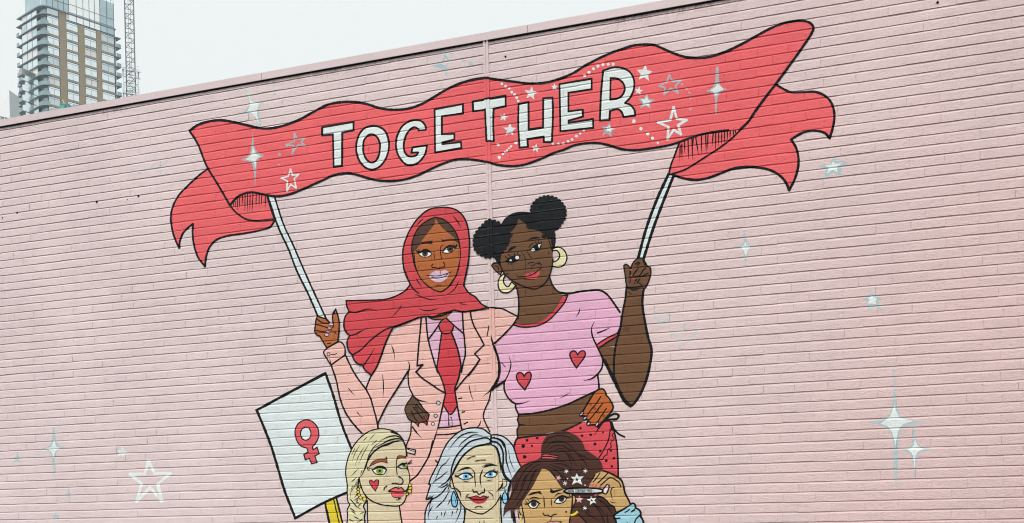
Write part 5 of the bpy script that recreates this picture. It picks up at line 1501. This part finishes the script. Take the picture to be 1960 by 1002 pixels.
WR.part('nose_line', INK, lines=[(vBR, '503,720 508,790 514,850', 1.8, (.2, .3))]); WR.part('nose_line', INK, lines=[(vBR, '582,745 583,790 592,832', 1.8, (.2, .3))]); WR.part('lip_line', INK, lines=[(vBR, '588,940 575,970', 1.4)])
WR.part('beauty_mark', INK, [blob(vBR, 738, 882, 11)])
BELOW = 0.0
WR.part('lips', P(222, 158, 150), [(vBR, '525,1005! 570,980 600,986 640,978 700,1003! 665,1030 605,1040 560,1030')], ink=1.2, lines=[(vBR, '665,985 690,985', 1.6)])
WR.part('hoop_earring', P(232, 205, 56), lines=[(vBR, '268,925 258,950 262,985 285,1012 315,1020', 3.2)]); WR.part('hoop_earring', P(232, 205, 56), lines=[(vBZ, '335,845 390,830 440,790', 4.2)])
BELOW = 16.0
WR.part('sleeve', P(158, 206, 220), [(vBZ, '1430,652! 1490,622 1530,655 1535,712! 1595,742 1635,805 1622,850! 1680,960 1722,1010! 1200,1010! 1160,930 1125,862 1200,800 1330,722')], ink=3.6,
    lines=[(vBZ, '1465,780 1520,745', 3.0), (vBZ, '1340,795 1400,760 1420,735', 2.2), (vBZ, '1130,900 1180,910 1240,900', 3.0), (vBZ, '1620,850 1540,930 1490,1005', 2.6), (vBZ, '1350,1000 1380,985', 2.0)])
hn = WR.part('hand', SKT, [(vBZ, '690,230! 740,140 780,80 850,45 940,25 1010,50 1090,80 1200,140 1270,200 1310,310 1340,440 1400,550 1442,642! 1300,722 1170,782! 1130,690 1050,640 980,560 900,510 830,490! 920,420! 880,340! 660,325!')],
    [(vBZ, '930,15 1010,40 1090,75 1200,135 1275,200 1312,310 1342,440 1400,550 1440,640', 3.4), (vBZ, '830,492 900,508 980,560 1050,640 1130,690 1170,782', 2.6), (vBZ, '870,60 800,160 740,225', 2.0), (vBZ, '1010,70 920,160 830,245', 2.2), (vBZ, '880,290 960,220 1060,145 1150,180 1230,240 1262,320', 2.2), (vBZ, '780,90 730,170 690,235', 1.8), (vBZ, '1130,325 1090,345 1075,430 1105,562', 2.0, (0, .3)), (vBZ, '1060,588 1105,612 1172,616', 1.4, (.2, .3))])
WR.part('thumbnail', P(238, 214, 216), [(vBZ, '1000,275! 1040,290 1015,400 982,450 925,432! 930,360!')], ink=2.4, parent=hn)
for x, y, rx in ((690, 282, 34), (742, 282, 38), (795, 295, 36), (872, 320, 34), (785, 470, 22)): WR.part('fingernail', P(230, 92, 104), [ell(vBZ, x, y, rx, 15, -48 if y < 400 else -20)], parent=hn)

# ---- eyebrow pencil in her hand, with its lettering
PN = Painted('painted_pencil', 'white brow pencil with small black lettering held at the eyebrow', 'makeup pencil', (1108, 944))
PN.part('shaft', P(216, 220, 220, var=0.06), [(vBZ, '195,402! 262,356 870,356 922,380 905,420 840,434 262,436!')], ink=3.2)
PN.part('label_panel', P(226, 230, 230, var=0.04), [(vBZ, '270,366! 715,366! 715,426! 270,426!')], ink=0.7)
GLY = {'B': '0,0 0,6|0,0 3,0 4,1.5 3,3 0,3|3,3 4,4.5 3,6 0,6', 'R': '0,6 0,0 3,0 4,1.5 3,3 0,3|2,3 4,6', 'O': '1,0 3,0 4,1.5 4,4.5 3,6 1,6 0,4.5 0,1.5 1,0', 'W': '0,0 1,6 2,2 3,6 4,0',
       'C': '4,1 3,0 1,0 0,1.5 0,4.5 1,6 3,6 4,5', 'N': '0,6 0,0 4,6 4,0', 'T': '0,0 4,0|2,0 2,6', 'U': '0,0 0,4.5 1,6 3,6 4,4.5 4,0', 'P': '0,6 0,0 3,0 4,1.5 3,3 0,3'}
def lettering(tile, text, x, y, w, h, lw):
    step = w / len(text)
    out = []
    for i, ch in enumerate(text):
        for st in GLY.get(ch, '').split('|'):
            if not st: continue
            q = [tuple(float(v) for v in t.split(',')) for t in st.split()]
            out.append((tile, [(tile[0] + (x + i * step + a / 4 * step * 0.68) / tile[2], tile[1] + (y + b / 6 * h) / tile[2]) for a, b in q], lw))
    return out
PN.part('lettering', INK, lines=lettering(vBZ, 'BROW CONTOUR PRO', 282, 377, 425, 38, 0.75))
PN.part('band', P(190, 194, 194), [(vBZ, '722,362! 740,362! 740,430! 722,430!')])

# ---- stars round the pencil
def hair_star(label, tile, pts=None, st=None, mat=STW, anchor=(0, 0), lines=None):
    T = Painted('painted_star', label, 'painted star', anchor, 'stars painted around the brow pencil')
    if lines: T.part('outline', mat, lines=lines)
    else: T.part('star', mat, [(tile, pts) if pts else st])
    return T
T = hair_star('larger white star with a dark middle on the brown hair above the pencil', vBZ, '437,62! 468,128! 565,120! 505,185! 540,280! 440,230! 340,282! 382,190! 325,128! 405,130!', anchor=(1104, 929))
T.part('middle', HBR, [(vBZ, '436,135! 448,165! 470,170! 455,190! 462,212! 437,200! 405,208! 420,185! 408,165! 428,162!')])
T = hair_star('white star with a dark middle on the brown hair below the pencil', vBZ, '700,485! 732,540! 798,520! 762,572! 805,625! 742,608! 680,660! 688,592! 620,548! 690,542!', anchor=(1132, 967))
T.part('middle', HBR, [(vBZ, '705,535! 722,560! 745,560! 728,578! 735,592! 712,585! 698,600! 702,578! 685,562! 702,560!')])
PKS = P(226, 178, 174)
hair_star('small pale pink star on the brown hair beside her forehead', vBZ, st=star(vBZ, 92, 152, 56, 20), mat=PKS, anchor=(1069, 921))
hair_star('pale pink star just below the pencil at her temple', vBZ, st=star(vBZ, 482, 555, 80, 4), mat=PKS, anchor=(1109, 965))
def aster(x, y, r): return [(vBZ, [(vBZ[0] + (x + r * math.cos(a)) / vBZ[2], vBZ[1] + (y + r * math.sin(a)) / vBZ[2]), (vBZ[0] + (x - r * math.cos(a)) / vBZ[2], vBZ[1] + (y - r * math.sin(a)) / vBZ[2])], 1.2) for a in (0.35, 1.4, 2.45)]
for x, y, l in ((240, 25, 'tiny white asterisk on the hair, above and left of the larger star'), (597, 18, 'tiny white asterisk on the hair, above and right of the larger star'), (215, 250, 'tiny white asterisk on the hair right above the pencil tip'), (587, 715, 'tiny white asterisk low on the hair below both stars')):
    hair_star(l, vBZ, lines=aster(x, y, 36), anchor=(vBZ[0] + x / 9.8, vBZ[1] + (y + 36) / 9.8))
for x, y, l in ((262, 165, 'white dot on the hair left of the larger star'), (590, 284, 'white dot on the hair right of the larger star')):
    hair_star(l, vBZ, st=ell(vBZ, x, y, 14, 14, 0, 8), anchor=(vBZ[0] + x / 9.8, vBZ[1] + (y + 14) / 9.8))

build_wall(covered)
